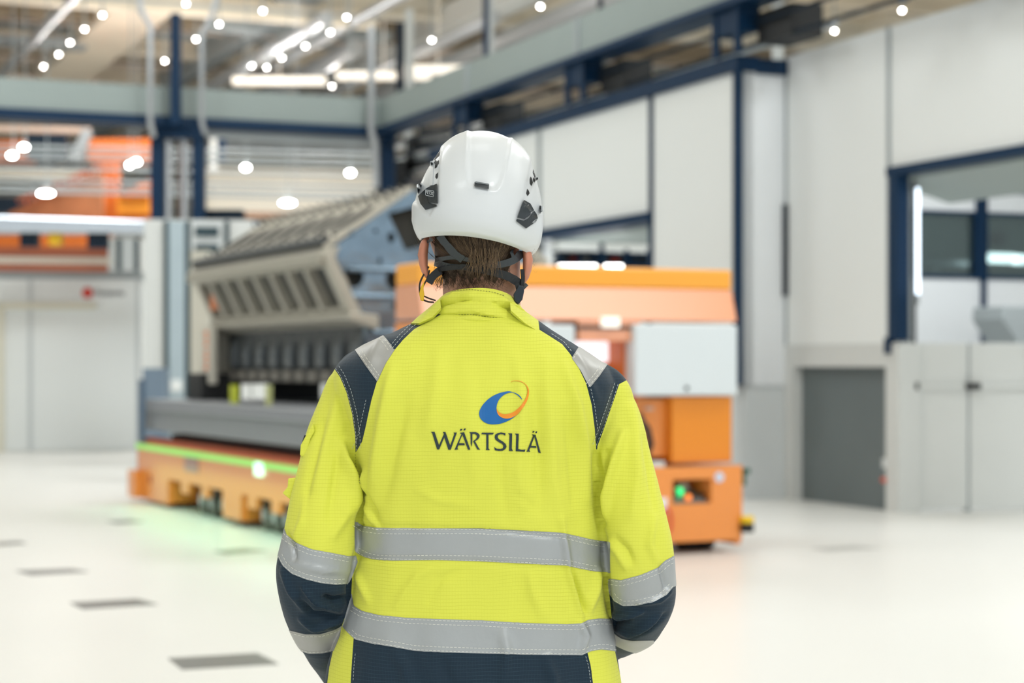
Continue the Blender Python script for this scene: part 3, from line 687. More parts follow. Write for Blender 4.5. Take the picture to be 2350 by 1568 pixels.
# green light strip and deck rails
M_green = mat('green_glow', (150, 230, 110), .4, emit=.35, var=0)
mb = MB(A.M); mb.box(-.015, .02, .9, LEN, ZD_-.075, ZD_-.02); mb.build('green_light_strip', M_green, ag)
mb = MB(A.M); mb.box(.02, .18, .9, LEN, ZD_-.02, ZD_+.05); mb.build('deck_edge', M_oranged, ag)
mb = MB(A.M); mb.box(.25, W_-.25, .9, LEN-.5, ZD_-.02, ZD_+.10); mb.build('lifting_deck', mat('dark_rust', (70, 36, 24), .6, var=.3), ag)
q = yz(598, 1075)
mb = MB(A.M); mb.box(-.03, 0, q[0]-.10, q[0]+.10, q[1]-.07, q[1]+.05); mb.build('side_lamp', mat('mint_glow', (190, 255, 225), .4, emit=1.5, var=0), ag, bevel=.01)
q = yz(440, 1065)
mb = MB(A.M); mb.box(-.008, 0, q[0]-.25, q[0]+.25, q[1]-.08, q[1]+.09); mb.build('sticker', mat('faded_violet', (176, 140, 132), .5, var=.4, vscale=14), ag)
q = yz(345, 1100); mb = MB(A.M); mb.cyl((-.01, q[0], q[1]), .05, .01, 'x', 16); mb.build('hole_cover', M_oranged, ag)
# green area light added beside the strip to cast its glow on the floor
lt = area('transporter_floor_glow', A.w(-.22, LEN*.55, .50), 5.5, 12, color=(.35, 1, .6), sy=.1)
lt.rotation_euler = (0, 0, A.ang+math.pi/2)
# base box at the near end
zB = za(1068, 1690)
mb = MB(A.M)
cx0, cx1 = A.xa(1541, 0), A.xa(1630, 0); cz0, cz1 = za(1156, 1585), za(1100, 1585)
mb.box(0, cx0, -.02, .95, .10, zB); mb.box(cx1, W_, -.02, .95, .10, zB); mb.box(cx0, cx1, -.02, .95, .10, cz0); mb.box(cx0, cx1, -.02, .95, cz1, zB)
mb.box(cx0, cx1, .35, .95, cz0, cz1)
mb.build('base_box', M_orange, ag)
mb = MB(A.M); mb.prism([(-.0, cz0+.005), (.3, cz1-.08), (.32, cz1-.08), (.32, cz0+.005)], cx0+.01, cx1-.01, 'x')
panel = mb.build('control_panel', mat('panel_grey', (128, 134, 136), .4, var=.2, vscale=20), ag)
def zc_(y): return cz0+.005+(cz1-.08-cz0-.005)*(y/.3)
def knob(px, t, r, m, nme, sq=None):
    x = A.xa(px, .1); y = .3*t; z = zc_(y)
    mb = MB(A.M)
    if sq: mb.box(x-sq[0], x+sq[0], y-sq[1]-.01, y+sq[1]-.02, z-.005, z+.045)
    else: mb.ell((x, y-.01, z+.02), (r, r, r), 12, 8)
    mb.build(nme, m, panel, smooth=not sq)
knob(1567, .55, .035, mat('green_button', (60, 230, 130), .3, emit=1.6, var=0), 'green_lamp')
knob(1571, .18, .028, mat('orange_button', (255, 140, 60), .3, emit=1.0, var=0), 'orange_lamp')
knob(1587, .85, 0, M_lgrey, 'display', (.045, .02))
knob(1548, .5, 0, M_navyd, 'switch_block', (.02, .05))
knob(1600, .45, .02, M_black, 'knob'); knob(1610, .3, .02, M_black, 'knob')
def front(nme, px0, px1, py0, py1, y0, y1, m, bevel=0, par=None):
    x0, x1 = A.xa(px0, y0), A.xa(px1, y0); xm = (x0+x1)/2
    mb = MB(A.M); mb.box(x0, x1, y0, y1, A.za(py1, xm, y0), A.za(py0, xm, y0)); return mb.build(nme, m, par or ag, bevel=bevel)
front('sticker', 1513, 1531, 1143, 1178, -.03, -.02, M_white)
x = A.xa(1647, 0); mb = MB(A.M); mb.cyl((x, -.03, za(1095, 1647)), .042, .01, 'y', 24); mb.build('round_sticker', mat('sticker_blue_white', (206, 214, 232), .4), ag)
x = A.xa(1528, -.06); z = za(1195, 1528); mb = MB(A.M); mb.tube([(x+.04*math.cos(a), -.08, z+.1*math.sin(a)) for a in [k*math.pi/10 for k in range(21)]], .012, 8)
mb.build('red_bumper_ring', mat('red_loop', (214, 74, 52), .4), ag, smooth=True)
# base wheels and scanner
for px in (1300, 1588, 1560):
    x = A.xa(px, .3); mb = MB(A.M); mb.cyl((x, .3, .12), .12, .16, 'x', 20); mb.build('wheel', M_black, ag, smooth=True)
mb = MB(A.M); mb.box(.3, A.xa(1545, 0), .05, .5, .03, .10); mb.build('skid_plate', M_oranged, ag)
x = A.xa(1712, -.05); mb = MB(A.M); mb.cyl((x+.01, -.05, .16), .055, .07, 'z', 20); s_ = mb.build('laser_scanner', M_black, ag, smooth=True)
mb = MB(A.M); mb.cyl((x+.01, -.05, .235), .055, .055, 'z', 20); mb.build('scanner_cap', mat('scanner_yellow', (240, 200, 20), .4), s_, bevel=.006)
mb = MB(A.M); mb.box(W_, x+.01, -.09, 0, .19, .23); mb.build('scanner_arm', M_black, s_)
mb = MB(A.M); x = W_+.03; mb.box(W_, W_+.05, 0, .06, za(1115, 1700), za(1076, 1700)); mb.box(W_, W_+.09, 0, .05, za(1088, 1700), za(1076, 1700)); mb.build('corner_lamp', mat('dark_green_lamp', (40, 90, 70), .4), ag)
# tower: header with a sloped glossy face, cabinets, pillars, lower boxes
xT0, xT1 = A.xa(960, .1), A.xa(1680, .1)
zt = za(620, 1675, .1); zs = za(666, 1675, .1); zh = za(740, 1675, .1); zl = za(784, 1400, .1)
M_gloss = mat('glossy_orange', (236, 150, 96), .22, var=.02, coat=1.0, spec=1.0)
M_gloss.node_tree.nodes['Principled BSDF'].inputs['Coat IOR'].default_value = 2.0; M_gloss.node_tree.nodes['Principled BSDF'].inputs['Coat Roughness'].default_value = .22
mb = MB(A.M); mb.box(xT0, xT1, .1, .56, zs, zt); mb.build('tower_header', mat('bright_orange', (244, 168, 60), .4, var=.02), ag, bevel=.02)
mb = MB(A.M); mb.prism([(.1, zs), (.02, zh), (.56, zh), (.56, zs)], xT0+.0, xT1, 'x'); mb.build('sloped_front', M_gloss, ag, bevel=.01)
xa_, xb_ = A.xa(1322, .05), A.xa(1470, .05)
mb = MB(A.M); mb.prism([(xa_, zh), (xb_, zh), (xb_-.06, zl), (xa_+.02, zl)], .03, .5, 'y'); mb.build('header_drop', M_gloss, ag, bevel=.01)
front('header_lamp', 1384, 1424, 728, 752, -.02, .04, mat('white_plate_lamp', (250, 246, 236), .3, emit=.5, var=0), .01)
front('cabinet_door', 1458, 1693, 745, 908, -.04, .5, mat('cabinet_white', (214, 222, 226), .3, var=.01, spec=.5), .015)
front('cabinet_door', 1120, 1320, 745, 908, -.04, .5, MATS['cabinet_white'], .015)
front('cabinet_gap', 1318, 1460, 748, 756, .02, .1, M_black)
front('tower_pillar', 1428, 1457, 762, 1068, .12, .56, mat('pillar_orange', (206, 104, 26), .45, var=.05))
front('tower_pillar', 960, 1125, 740, 1068, .1, .56, M_orange)
front('rear_panel', 1322, 1430, 770, 1068, .48, .54, mat('salmon_panel', (206, 158, 138), .3, var=.05, coat=.6))
front('screen', 1322, 1432, 782, 832, .35, .4, mat('screen_glow', (246, 246, 255), .3, emit=.9, var=0), .02)
front('lower_box', 1440, 1532, 915, 1050, .14, .9, M_orange, .01)
front('lower_box', 1542, 1680, 910, 1062, .05, 1.0, mat('deep_orange', (232, 140, 28), .35, var=.02, coat=.2), .01)
front('dark_recess', 1528, 1545, 912, 1062, .3, .9, M_oranged)
front('name_plate', 1482, 1500, 935, 942, .11, .14, M_pink)
x = A.xa(1478, .05)
mb = MB(A.M); mb.tube([(x-.05, .05, za(960, 1470)), (x, .0, za(985, 1470)), (x+.03, .0, za(1020, 1470)), (x+.01, .05, za(1050, 1470))], .03, 10); mb.build('hose', M_black, ag, smooth=True)
mb = MB(A.M); mb.cyl((x-.06, .04, za(965, 1470)), .06, .06, 'y', 16); mb.build('hose_reel', M_black, ag, smooth=True)
mb = MB(A.M); x = A.xa(1510, .0); mb.box(x-.06, x+.06, .0, .1, zB, zB+.045); mb.ell((x-.09, .05, zB+.03), (.04, .04, .03), 12, 8); mb.build('connector', M_lgrey, ag)
cu = None
x = A.xa(1577, -.05); mb = MB(A.M); mb.cyl((x, -.05, za(891, 1577)), .018, .01, 'y', 12); mb.build('cabinet_lock', M_black, ag)

# ================================================================== PALLET FRAME (grey) on the transporter
zP0, zP1 = .80, 1.13
g = thing('load_frame', A.w(W_/2, 4.4, ZD_+.1), 'long grey steel load frame lying on the orange transporter under the engine block', 'frame')
y0p, y1p = 1.35, A.ya(326, .05)
M_pf = mat('grey_blue_frame', (138, 142, 148), .45, var=.05)
mb = MB(A.M); mb.box(.05, W_-.05, y0p, y1p, zP0, zP0+.22); mb.build('side_beam', M_pf, g, bevel=.015)
mb = MB(A.M); mb.box(.0, W_, y0p-.03, y1p+.03, zP0+.22, zP0+.25); mb.box(.06, W_-.06, y0p, y1p, zP0+.25, zP1); mb.build('top_rail', mat('grey_frame_top', (150, 154, 160), .4, var=.05), g, bevel=.01)
mb = MB(A.M)
for y in (1.8, y1p-.7): mb.box(.6, W_-.6, y, y+.4, ZD_+.1, zP0)
mb.build('foot', M_oranged, g)
for px, c in ((532, M_white), (590, M_navyd)):
    pass
mb = MB(A.M); mb.box(-.06, .0, y1p-.35, y1p-.25, .66, 1.35); mb.build('corner_post', mat('slate_post', (96, 116, 140), .5), ag)

# ================================================================== ENGINE BLOCK
ye0, ye1 = 2.75, 6.95; xc = 1.475
e = thing('engine_block', A.w(xc, (ye0+ye1)/2, zP1), 'huge V-shaped steel engine block with side windows, resting on the grey load frame', 'engine block')
M_cast = mat('cast_iron', (176, 172, 160), .45, metal=.25, var=.12, vscale=6, bump=.05)
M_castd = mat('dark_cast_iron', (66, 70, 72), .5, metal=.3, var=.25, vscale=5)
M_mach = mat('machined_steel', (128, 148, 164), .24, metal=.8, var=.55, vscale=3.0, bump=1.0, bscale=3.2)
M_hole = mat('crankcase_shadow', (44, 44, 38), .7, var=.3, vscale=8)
pf, pi, pm = (.35, 2.50), (.64, 1.96), (.78, 1.87)    # flange tip, slanted foot, crankcase shoulder (x, z)
# core body
core = [(.50, 2.44), (.78, 1.94), (.84, 1.36), (2*xc-.84, 1.36), (2*xc-.78, 1.94), (2*xc-.50, 2.44), (2*xc-1.26, 3.05), (xc, 2.70), (1.26, 3.05)]
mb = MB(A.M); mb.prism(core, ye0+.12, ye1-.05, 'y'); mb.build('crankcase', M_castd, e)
def mirror(p): return (2*xc-p[0], p[1])
# machined end face, with holes cut by building the face from a fine grid
face = [(.42, 2.50), (.70, 1.92), (.80, 1.87), (.84, 1.36), (2*xc-.84, 1.36), (2*xc-.80, 1.87), (2*xc-.70, 1.92), (2*xc-.42, 2.50), (2*xc-1.26, 3.09), (xc, 2.72), (1.26, 3.09)]
def hx(px, py): x = A.xa(px, ye0); return (x, A.za(py, x, ye0))
holes = [(hx(812, 634), .095, .10), (hx(905, 640), .085, .10), (mirror(hx(812, 634)), .095, .10), (hx(808, 536), .018, .03), (hx(862, 530), .02, .02), (hx(872, 598), .018, .03), (hx(905, 702), .025, .03), (hx(898, 545), .035, .05)]
bm = bmesh.new()
V = [bm.verts.new((p[0], 0, p[1])) for p in face]
E = [bm.edges.new((V[i], V[(i+1) % len(V)])) for i in range(len(V))]
tri = [(hx(890, 490)), (hx(968, 470)), (hx(990, 560)), (hx(930, 575))]
loops = [[(c[0]+a*math.cos(t), c[1]+b*math.sin(t)) for t in [k*math.pi/10 for k in range(20)]] for c, a, b in holes]+[tri]
for lp in loops:
    vv = [bm.verts.new((p[0], 0, p[1])) for p in lp]
    for i in range(len(vv)): bm.edges.new((vv[i], vv[(i+1) % len(vv)]))
bmesh.ops.triangle_fill(bm, edges=bm.edges, use_beauty=True)
r = bmesh.ops.extrude_face_region(bm, geom=bm.faces)
bmesh.ops.translate(bm, verts=[v for v in r['geom'] if isinstance(v, bmesh.types.BMVert)], vec=(0, .1, 0))
mb = MB(A.M); bm.transform(Matrix.Translation((0, ye0, 0))); bm.transform(A.M); mb.bm.free(); mb.bm = bm
mb.build('machined_end_face', M_mach, e)
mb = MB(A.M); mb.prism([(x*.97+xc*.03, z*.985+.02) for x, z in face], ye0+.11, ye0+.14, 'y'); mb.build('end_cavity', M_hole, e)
# rolled relief bands on the face
for zz_ in (2.36, 2.12, 1.80):
    mb = MB(A.M); mb.tube([(.80 if zz_ < 2 else .62, ye0+.0, zz_), (2*xc-(.80 if zz_ < 2 else .62), ye0+.0, zz_)], .03, 12); mb.build('face_rib', M_mach, e, smooth=True)
for mir in (False, True):
    f = (lambda p: mirror(p)) if mir else (lambda p: p)
    lab = ''
    # slanted side frame with windows
    def sp(t, off=0):        # point along the slanted side, t=0 foot, 1 flange
        x = pi[0]+(pf[0]+.06-pi[0])*t; z = pi[1]+(pf[1]-.06-pi[1])*t
        return (x-off, z)
    def plate(y0, y1, t0, t1, th=.10):
        a, b = sp(t0), sp(t1); q = [f(a), f(b), f((b[0]+th, b[1]+th*.5)), f((a[0]+th, a[1]+th*.5))]
        return q, y0, y1
    mb = MB(A.M)
    for args in ((ye0, ye1, 0, .12), (ye0, ye1, .86, 1.0), (ye0, ye0+.12, 0, 1), (ye1-.10, ye1, 0, 1)):
        q, a, b = plate(*args); mb.prism(q, a, b, 'y')
    nW = 8; step = (ye1-ye0-.12)/nW
    for k in range(1, nW+0):
        y = ye0+.12+k*step; q, a, b = plate(y-.05, y+.05, 0, 1); mb.prism(q, a, b, 'y')
    mb.build('side_frame', M_cast, e, bevel=.01)
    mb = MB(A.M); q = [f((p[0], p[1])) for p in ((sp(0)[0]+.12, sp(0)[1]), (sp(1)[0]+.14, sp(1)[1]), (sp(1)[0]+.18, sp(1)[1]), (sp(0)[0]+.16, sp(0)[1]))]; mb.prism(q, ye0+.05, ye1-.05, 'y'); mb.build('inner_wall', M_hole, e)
    # flange and foot ledges
    mb = MB(A.M); mb.prism([f(p) for p in ((pf[0], 2.50), (pf[0], 2.40), (.48, 2.38), (.55, 2.56), (.42, 2.54))], ye0-.02, ye1+.02, 'y'); mb.build('flange', M_cast, e, bevel=.012)
    mb = MB(A.M); mb.prism([f(p) for p in ((.60, 1.98), (.60, 1.91), (.88, 1.82), (.88, 1.95))], ye0-.12, ye1+.02, 'y'); mb.build('foot_ledge', M_cast, e, bevel=.012)
    # slanting end web with a dark slot
    mb = MB(A.M); mb.prism([f(p) for p in ((.37, 2.48), (.45, 2.50), (.76, 1.90), (.66, 1.88))], ye0-.10, ye0, 'y'); mb.build('end_web', M_cast, e, bevel=.01)
    # cylinder head deck: sloped plate with bores and studs
    d0_, d1_ = Vector((.42, 0, 2.54)), Vector((1.27, 0, 3.10)); dn = Vector((-(d1_-d0_).z, 0, (d1_-d0_).x)).normalized()
    def dk(t, h): p = d0_+(d1_-d0_)*t+dn*h; return f((p.x, p.z))
    mb = MB(A.M); mb.prism([dk(0, -.02), dk(1, -.02), dk(1, .03), dk(0, .03)], ye0+.02, ye1, 'y'); mb.build('head_deck', M_cast, e, bevel=.006)
    for k in range(8):
        mb = MB(A.M)
        y = ye0+.32+k*(ye1-ye0-.6)/7.0
        v = []
        for j in range(20):
            a = 2*math.pi*j/20; p = dk(.46+.24*math.cos(a), .036); v.append((p[0], y+.19*math.sin(a), p[1]))
        mb.raw(v, [tuple(range(20))]); mb.build('cylinder_bore', M_hole, e)
    for k in range(17 if not mir else 0):
        y = ye0+.12+k*(ye1-ye0-.3)/16.0
        for t in (.1, .17, .78, .86, .93):
            a, b = dk(t, .03), dk(t, .08); mb = MB(A.M); mb.tube([(a[0], y, a[1]), (b[0], y, b[1])], .018, 6); mb.build('stud', mat('stud_dark', (92, 92, 88), .5, metal=.5), e)
    mb = MB(A.M); mb.tube([f_ + Vector((0, ye0+.05, 0)) for f_ in (Vector((dk(.03, .05)[0], 0, dk(.03, .05)[1])),)]+[Vector((dk(.03, .05)[0], ye1-.1, dk(.03, .05)[1]))], .05, 12); mb.build('deck_lip_shade', M_castd, e, smooth=True)  # dark tube added as the shading under the deck's lower lip
    # ribbed lower crankcase
    for k in range(9):
        y = ye0+.1+k*(ye1-ye0-.3)/8.4
        mb = MB(A.M)
        pts = [f(p) for p in ((.86, 1.85), (.80, 1.80), (.755, 1.68), (.745, 1.56), (.76, 1.48), (.86, 1.46))]
        mb.prism(pts, y, y+.2, 'y'); mb.build('rib', mat('rib_grey', (104, 110, 114), .35, metal=.5, var=.2), e, bevel=.02)
    mb = MB(A.M); mb.prism([f(p) for p in ((.79, 1.46), (.79, 1.34), (.9, 1.34), (.9, 1.46))], ye0+.05, ye1-.1, 'y'); mb.build('oil_pan_rail', mat('pan_brown', (88, 86, 82), .5, metal=.3, var=.2), e)
    for k in range(11):
        mb = MB(A.M); y = ye0+.15+k*(ye1-ye0-.45)/10; mb.prism([f(p) for p in ((.765, 1.45), (.765, 1.345), (.8, 1.345), (.8, 1.45))], y, y+.17, 'y'); mb.build('pan_pad', mat('pad_grey', (140, 136, 128), .45, metal=.3), e, bevel=.01)
# cream end plate with orange marks at the far end
mb = MB(A.M); mb.box(.52, .60, ye1-.32, ye1+.10, 1.30, 1.93); mb.box(.60, 2*xc-.5, ye1+.02, ye1+.14, 1.30, 1.9); mb.build('end_plate', mat('cream_plate', (206, 202, 190), .5), e, bevel=.02)
mb = MB(A.M)
y = ye1-.16
for k, z in enumerate((1.86, 1.80, 1.74, 1.66, 1.60, 1.54, 1.48)):
    mb.box(.512, .52, y-.05, y+.07-.03*(k % 2), z-.024, z+.016)
mb.build('stencil_mark', mat('stencil_orange', (236, 146, 100), .5), e)
mb = MB(A.M); mb.box(.55, .60, ye1-.34, ye1-.2, 2.1, 2.26); mb.build('orange_tag', MATS['stencil_orange'], e)
# support blocks and stands under the engine, on the load frame
for i, y in enumerate((2.95, 4.4, 6.6)):
    mb = MB(A.M); mb.box(1.2, 2*xc-1.2, y, y+.12, zP1, 1.36)
    top('support_block', mb, M_black if i == 2 else M_castd, ['black support block under the near end of the engine', 'dark support block under the middle of the engine', 'black support block under the far end of the engine'][i], 'block')
mb = MB(A.M); mb.box(.45, .9, 6.75, 7.3, zP1, 1.42); top('hydraulic_unit', mb, M_black, 'black hydraulic unit on the load frame at the far end of the engine', 'machine', bevel=.02)
for px, m, lab in ((532, mat('fluor_yellow_post', (206, 216, 60), .5), 'short yellow post on the load frame under the engine'), (611, mat('pale_yellow_post', (206, 212, 150), .5), 'thin yellow post on the load frame right of the first yellow one')):
    y = A.ya(px, .3); w = .05 if px < 600 else .025; mb = MB(A.M); mb.box(.3, .3+.05, y-w*1.3, y+w*1.3, zP1, A.za(884, .3, y)); top('marker_post', mb, m, lab, 'post')
# ================================================================== PERSON
PY = 3.02                      # distance of the body's axis
def px_of(co):                 # picture coordinates of an (n,3) array of world points
    return CX+FPX*co[:, 0]/co[:, 1], HY-FPX*(co[:, 2]-CAMZ)/co[:, 1]
def interp(tab, y, k):
    for a, b in zip(tab, tab[1:]):
        if a[0] <= y <= b[0]:
            t = (y-a[0])/(b[0]-a[0]); return a[k]+(b[k]-a[k])*t
    return tab[0][k] if y < tab[0][0] else tab[-1][k]
def smooth_tab(tab, step, passes=2):
    ys = np.arange(tab[0][0], tab[-1][0]+.1, step); out = [[y]+[interp(tab, y, k) for k in range(1, len(tab[0]))] for y in ys]
    a = np.array(out)
    for _ in range(passes): a[1:-1, 1:] = (a[:-2, 1:]+2*a[1:-1, 1:]+a[2:, 1:])/4
    return a.tolist()
def catmull(pts, n=6):
    pts = [np.array(p, float) for p in pts]; q = [2*pts[0]-pts[1]]+pts+[2*pts[-1]-pts[-2]]; out = []
    for i in range(1, len(q)-2):
        for k in range(n):
            t = k/n; a, b, c, d = q[i-1:i+3]
            out.append(.5*((2*b)+(-a+c)*t+(2*a-5*b+4*c-d)*t*t+(-a+3*b-3*c+d)*t**3))
    out.append(pts[-1]); return out
def remesh(mb, voxel, smooth_it, name='tmp'):
    bmesh.ops.remove_doubles(mb.bm, verts=mb.bm.verts, dist=1e-6); bmesh.ops.recalc_face_normals(mb.bm, faces=mb.bm.faces)
    me = bpy.data.meshes.new(name); mb.bm.to_mesh(me); mb.bm.free()
    o = bpy.data.objects.new(name, me); COL.objects.link(o)
    r = o.modifiers.new('r', 'REMESH'); r.mode = 'VOXEL'; r.voxel_size = voxel
    s = o.modifiers.new('s', 'SMOOTH'); s.factor = .5; s.iterations = smooth_it
    dg = bpy.context.evaluated_depsgraph_get(); me2 = bpy.data.meshes.new_from_object(o.evaluated_get(dg))
    bpy.data.objects.remove(o); bm = bmesh.new(); bm.from_mesh(me2); return bm
def seg_dist(X, Y, poly, closed=True):
    """distance to a polyline and position along it (numpy)"""
    n = len(poly); best = np.full(X.shape, 1e9); along = np.zeros(X.shape); acc = 0
    for i in range(n if closed else n-1):
        x0, y0 = poly[i]; x1, y1 = poly[(i+1) % n]; dx, dy = x1-x0, y1-y0; L2 = dx*dx+dy*dy+1e-9; L = math.sqrt(L2)
        t = np.clip(((X-x0)*dx+(Y-y0)*dy)/L2, 0, 1); d = np.hypot(X-x0-t*dx, Y-y0-t*dy)
        m = d < best; best = np.where(m, d, best); along = np.where(m, acc+t*L, along); acc += L
    return best, along, acc
def sdf(X, Y, poly):
    """negative inside"""
    d, _, _ = seg_dist(X, Y, poly); ins = np.zeros(X.shape, bool); n = len(poly); j = n-1
    for i in range(n):
        xi, yi = poly[i]; xj, yj = poly[j]
        c = ((yi > Y) != (yj > Y)) & (X < (xj-xi)*(Y-yi)/((yj-yi) if yj != yi else 1e-9)+xi); ins ^= c; j = i
    return np.where(ins, -d, d)
def coords(bm):
    bm.verts.ensure_lookup_table(); return np.array([v.co[:] for v in bm.verts])
def normals(bm):
    bm.normal_update(); return np.array([v.normal[:] for v in bm.verts])
def cut(bm, fn):
    """split the mesh along the zero line of fn(px, py)"""
    co = coords(bm); X, Y = px_of(co); f = fn(X, Y); bm.verts.index_update()
    marked = set(); todo = []
    for e_ in bm.edges:
        a, b = e_.verts; fa, fb = f[a.index], f[b.index]
        if fa*fb < 0:
            t = fa/(fa-fb)
            if t < .1: marked.add(a)
            elif t > .9: marked.add(b)
            else: todo.append((e_, a, t))
    for e_, a, t in todo:
        _, v = bmesh.utils.edge_split(e_, a, t); marked.add(v)
    bmesh.ops.connect_verts(bm, verts=list(marked))
FOLD = []
def displace(bm, folds, back_only=True, noise_amp=0.0, nscale=(9, 9, 4)):
    """push the cloth along its normal: folds = (polyline px, width px, height mm, kind)"""
    co = coords(bm); N = normals(bm); X, Y = px_of(co); D = np.zeros(len(co))
    vis = np.clip((-N[:, 1]+.15)/.3, 0, 1) if back_only else np.ones(len(co))
    for pl, w, h, kind in folds:
        d, al, tot = seg_dist(X, Y, pl, False); u = al/tot
        taper = np.sin(np.clip(u, 0, 1)*math.pi)**.6 if kind[0] != 'f' else np.clip((1-u)*4, 0, 1)
        prof = np.exp(-(d/(w*.85))**2) if 'g' in kind else np.exp(-d/w)
        D += 3.2*h*.001*taper*prof*vis
    if noise_amp:
        for i, c in enumerate(co):
            D[i] += noise_amp*(noise.noise(Vector((c[0]*nscale[0], c[1]*nscale[1], c[2]*nscale[2])))+.4*noise.noise(Vector((c[0]*24, c[1]*24, c[2]*11))))
    for v, d, nn in zip(bm.verts, D, N): v.co += Vector(nn)*float(d)
def submesh(bm, faces, name, m, parent, off, lift=0.0, rim=0.0):
    """faces of bm as an object that keeps the smooth normals of the whole surface"""
    bm.normal_update(); idx = {}; vs = []; ns = []; fs = []
    for f in faces:
        r = []
        for v in f.verts:
            if v not in idx: idx[v] = len(vs); vs.append(v.co+v.normal*lift-off); ns.append(v.normal.copy())
            r.append(idx[v])
        fs.append(r)
    nv = len(vs)
    if rim:
        cnt = {}
        for r in fs:
            for a, b in zip(r, r[1:]+r[:1]): cnt[(a, b)] = 1
        rv = {}
        for a, b in [k for k in cnt if (k[1], k[0]) not in cnt]:
            for q in (a, b):
                if q not in rv: rv[q] = len(vs); vs.append(vs[q]-ns[q]*rim); ns.append(ns[q])
            fs.append([b, a, rv[a], rv[b]])
    me = bpy.data.meshes.new(name); me.from_pydata([tuple(v) for v in vs], [], fs); me.materials.append(m)
    for p in me.polygons: p.use_smooth = True
    me.normals_split_custom_set_from_vertices([tuple(x) for x in ns])
    o = bpy.data.objects.new(name, me); COL.objects.link(o); o.parent = parent; return o
CAMV = Vector((0, 0, CAMZ))
def hit(bvh, px, py, Y=None):
    d = P(px, py, 1.0)-CAMV; h = bvh.ray_cast(CAMV, d.normalized())
    if h[0] is not None and (Y is None or abs(h[0].y-Y) < .25): return h[0], h[1]
    return None, None
def decal(name, loops, bvh, m, parent, off, lift=.0008, thick=.0006, step=7, Yf=2.9):
    """flat shapes given in picture coordinates laid on the surface they are printed or fixed on"""
    bm = bmesh.new()
    for lp in loops:
        vv = [bm.verts.new((p[0], p[1], 0)) for p in lp]
        for i in range(len(vv)):
            try: bm.edges.new((vv[i], vv[(i+1) % len(vv)]))
            except ValueError: pass
    bmesh.ops.triangle_fill(bm, edges=bm.edges, use_beauty=True)
    xs = [v.co.x for v in bm.verts]; ys = [v.co.y for v in bm.verts]
    for ax, lo, hi in ((0, min(xs), max(xs)), (1, min(ys), max(ys))):
        a = math.ceil(lo/step)*step
        while a < hi:
            bmesh.ops.bisect_plane(bm, geom=bm.verts[:]+bm.edges[:]+bm.faces[:], plane_co=(a, 0, 0) if ax == 0 else (0, a, 0), plane_no=(1, 0, 0) if ax == 0 else (0, 1, 0)); a += step
    for v in bm.verts:
        h, nn = hit(bvh, v.co.x, v.co.y)
        if h is None: h = P(v.co.x, v.co.y, Yf); nn = Vector((0, -1, 0))
        v.co = h+nn*lift
    for f in bm.faces:
        f.normal_update()
        if f.normal.y > 0: f.normal_flip()
    if thick:
        r = bmesh.ops.extrude_face_region(bm, geom=bm.faces[:])
        nv = [v for v in r['geom'] if isinstance(v, bmesh.types.BMVert)]
        for v in nv: v.co += Vector((0, -thick, 0))
        bmesh.ops.recalc_face_normals(bm, faces=bm.faces)
    bm.transform(Matrix.Translation(-off)); me = bpy.data.meshes.new(name); bm.to_mesh(me); bm.free(); me.materials.append(m)
    o = bpy.data.objects.new(name, me); COL.objects.link(o); o.parent = parent; return o
def stitches(name, lines, bvh, m, parent, off, dash=6.0, gap=3.2, w=.9, lift=.0016):
    for ln in lines:
        mb = MB()
        P_ = [Vector((a, b)) for a, b in ln]; s = 0.0; segs = [(P_[i], P_[i+1], (P_[i+1]-P_[i]).length) for i in range(len(P_)-1)]; tot = sum(q[2] for q in segs)
        def at(t):
            for a, b, l in segs:
                if t <= l or (a, b, l) == segs[-1]: return a+(b-a)*(t/l if l else 0)
                t -= l
        while s+dash < tot:
            a, b = at(s), at(s+dash); d = (b-a); 
            if d.length < .1: s += dash+gap; continue
            nn = Vector((-d.y, d.x)).normalized()*w/2; vs = []
            for q in (a-nn, b-nn, b+nn, a+nn):
                h, no = hit(bvh, q.x, q.y)
                if h is None: break
                vs.append(h+no*lift)
            if len(vs) == 4 and max((vs[i]-vs[0]).length for i in range(4)) < .02: mb.raw(vs, [(0, 1, 2, 3)])
            s += dash+gap
        if len(mb.bm.verts): mb.build(name, m, parent)

M_yel = cloth_mat('fluorescent_yellow_cloth', (224, 227, 86), linergb=(204, 206, 64), sheen=.1)
M_nav = cloth_mat('navy_cloth', (26, 45, 60), linergb=(48, 72, 88), sheen=.12, lw=.10)
M_tape = mat('reflective_tape', (168, 172, 174), .42, metal=.25, var=.03, vscale=12, bump=.05, bscale=60)
M_tapeb = mat('warm_reflective_tape', (168, 168, 165), .45, metal=.2, var=.03, vscale=12)
M_thr = mat('white_thread', (236, 236, 226), .7, var=0)
M_thrn = mat('pale_thread', (196, 204, 204), .7, var=0)
M_thrd = mat('olive_thread', (120, 124, 60), .7, var=0)
M_skin = mat('skin', (196, 148, 126), .5, var=.08, vscale=30); M_skin.node_tree.nodes['Principled BSDF'].inputs['Subsurface Weight'].default_value = .12; M_skin.node_tree.nodes['Principled BSDF'].inputs['Subsurface Radius'].default_value = (.01, .004, .002)
M_hair = mat('brown_hair', (84, 66, 48), .55, var=.35, vscale=60)
M_hairl = mat('light_brown_hair', (128, 104, 76), .5, var=.3, vscale=60)
M_helm = mat('white_helmet_shell', (218, 222, 225), .36, var=.012, vscale=6, coat=.15)
M_clip = mat('charcoal_plastic', (46, 53, 58), .38, var=.1, vscale=30)
M_strap = mat('black_webbing', (26, 30, 34), .6, var=.2, vscale=60, bump=.1, bscale=300)

foot = Vector((P(1105, 840, PY).x, PY, 0))
person = thing('person', foot, 'person seen from behind in a yellow and navy high visibility jacket and white helmet', 'person')
OFF = foot.copy()

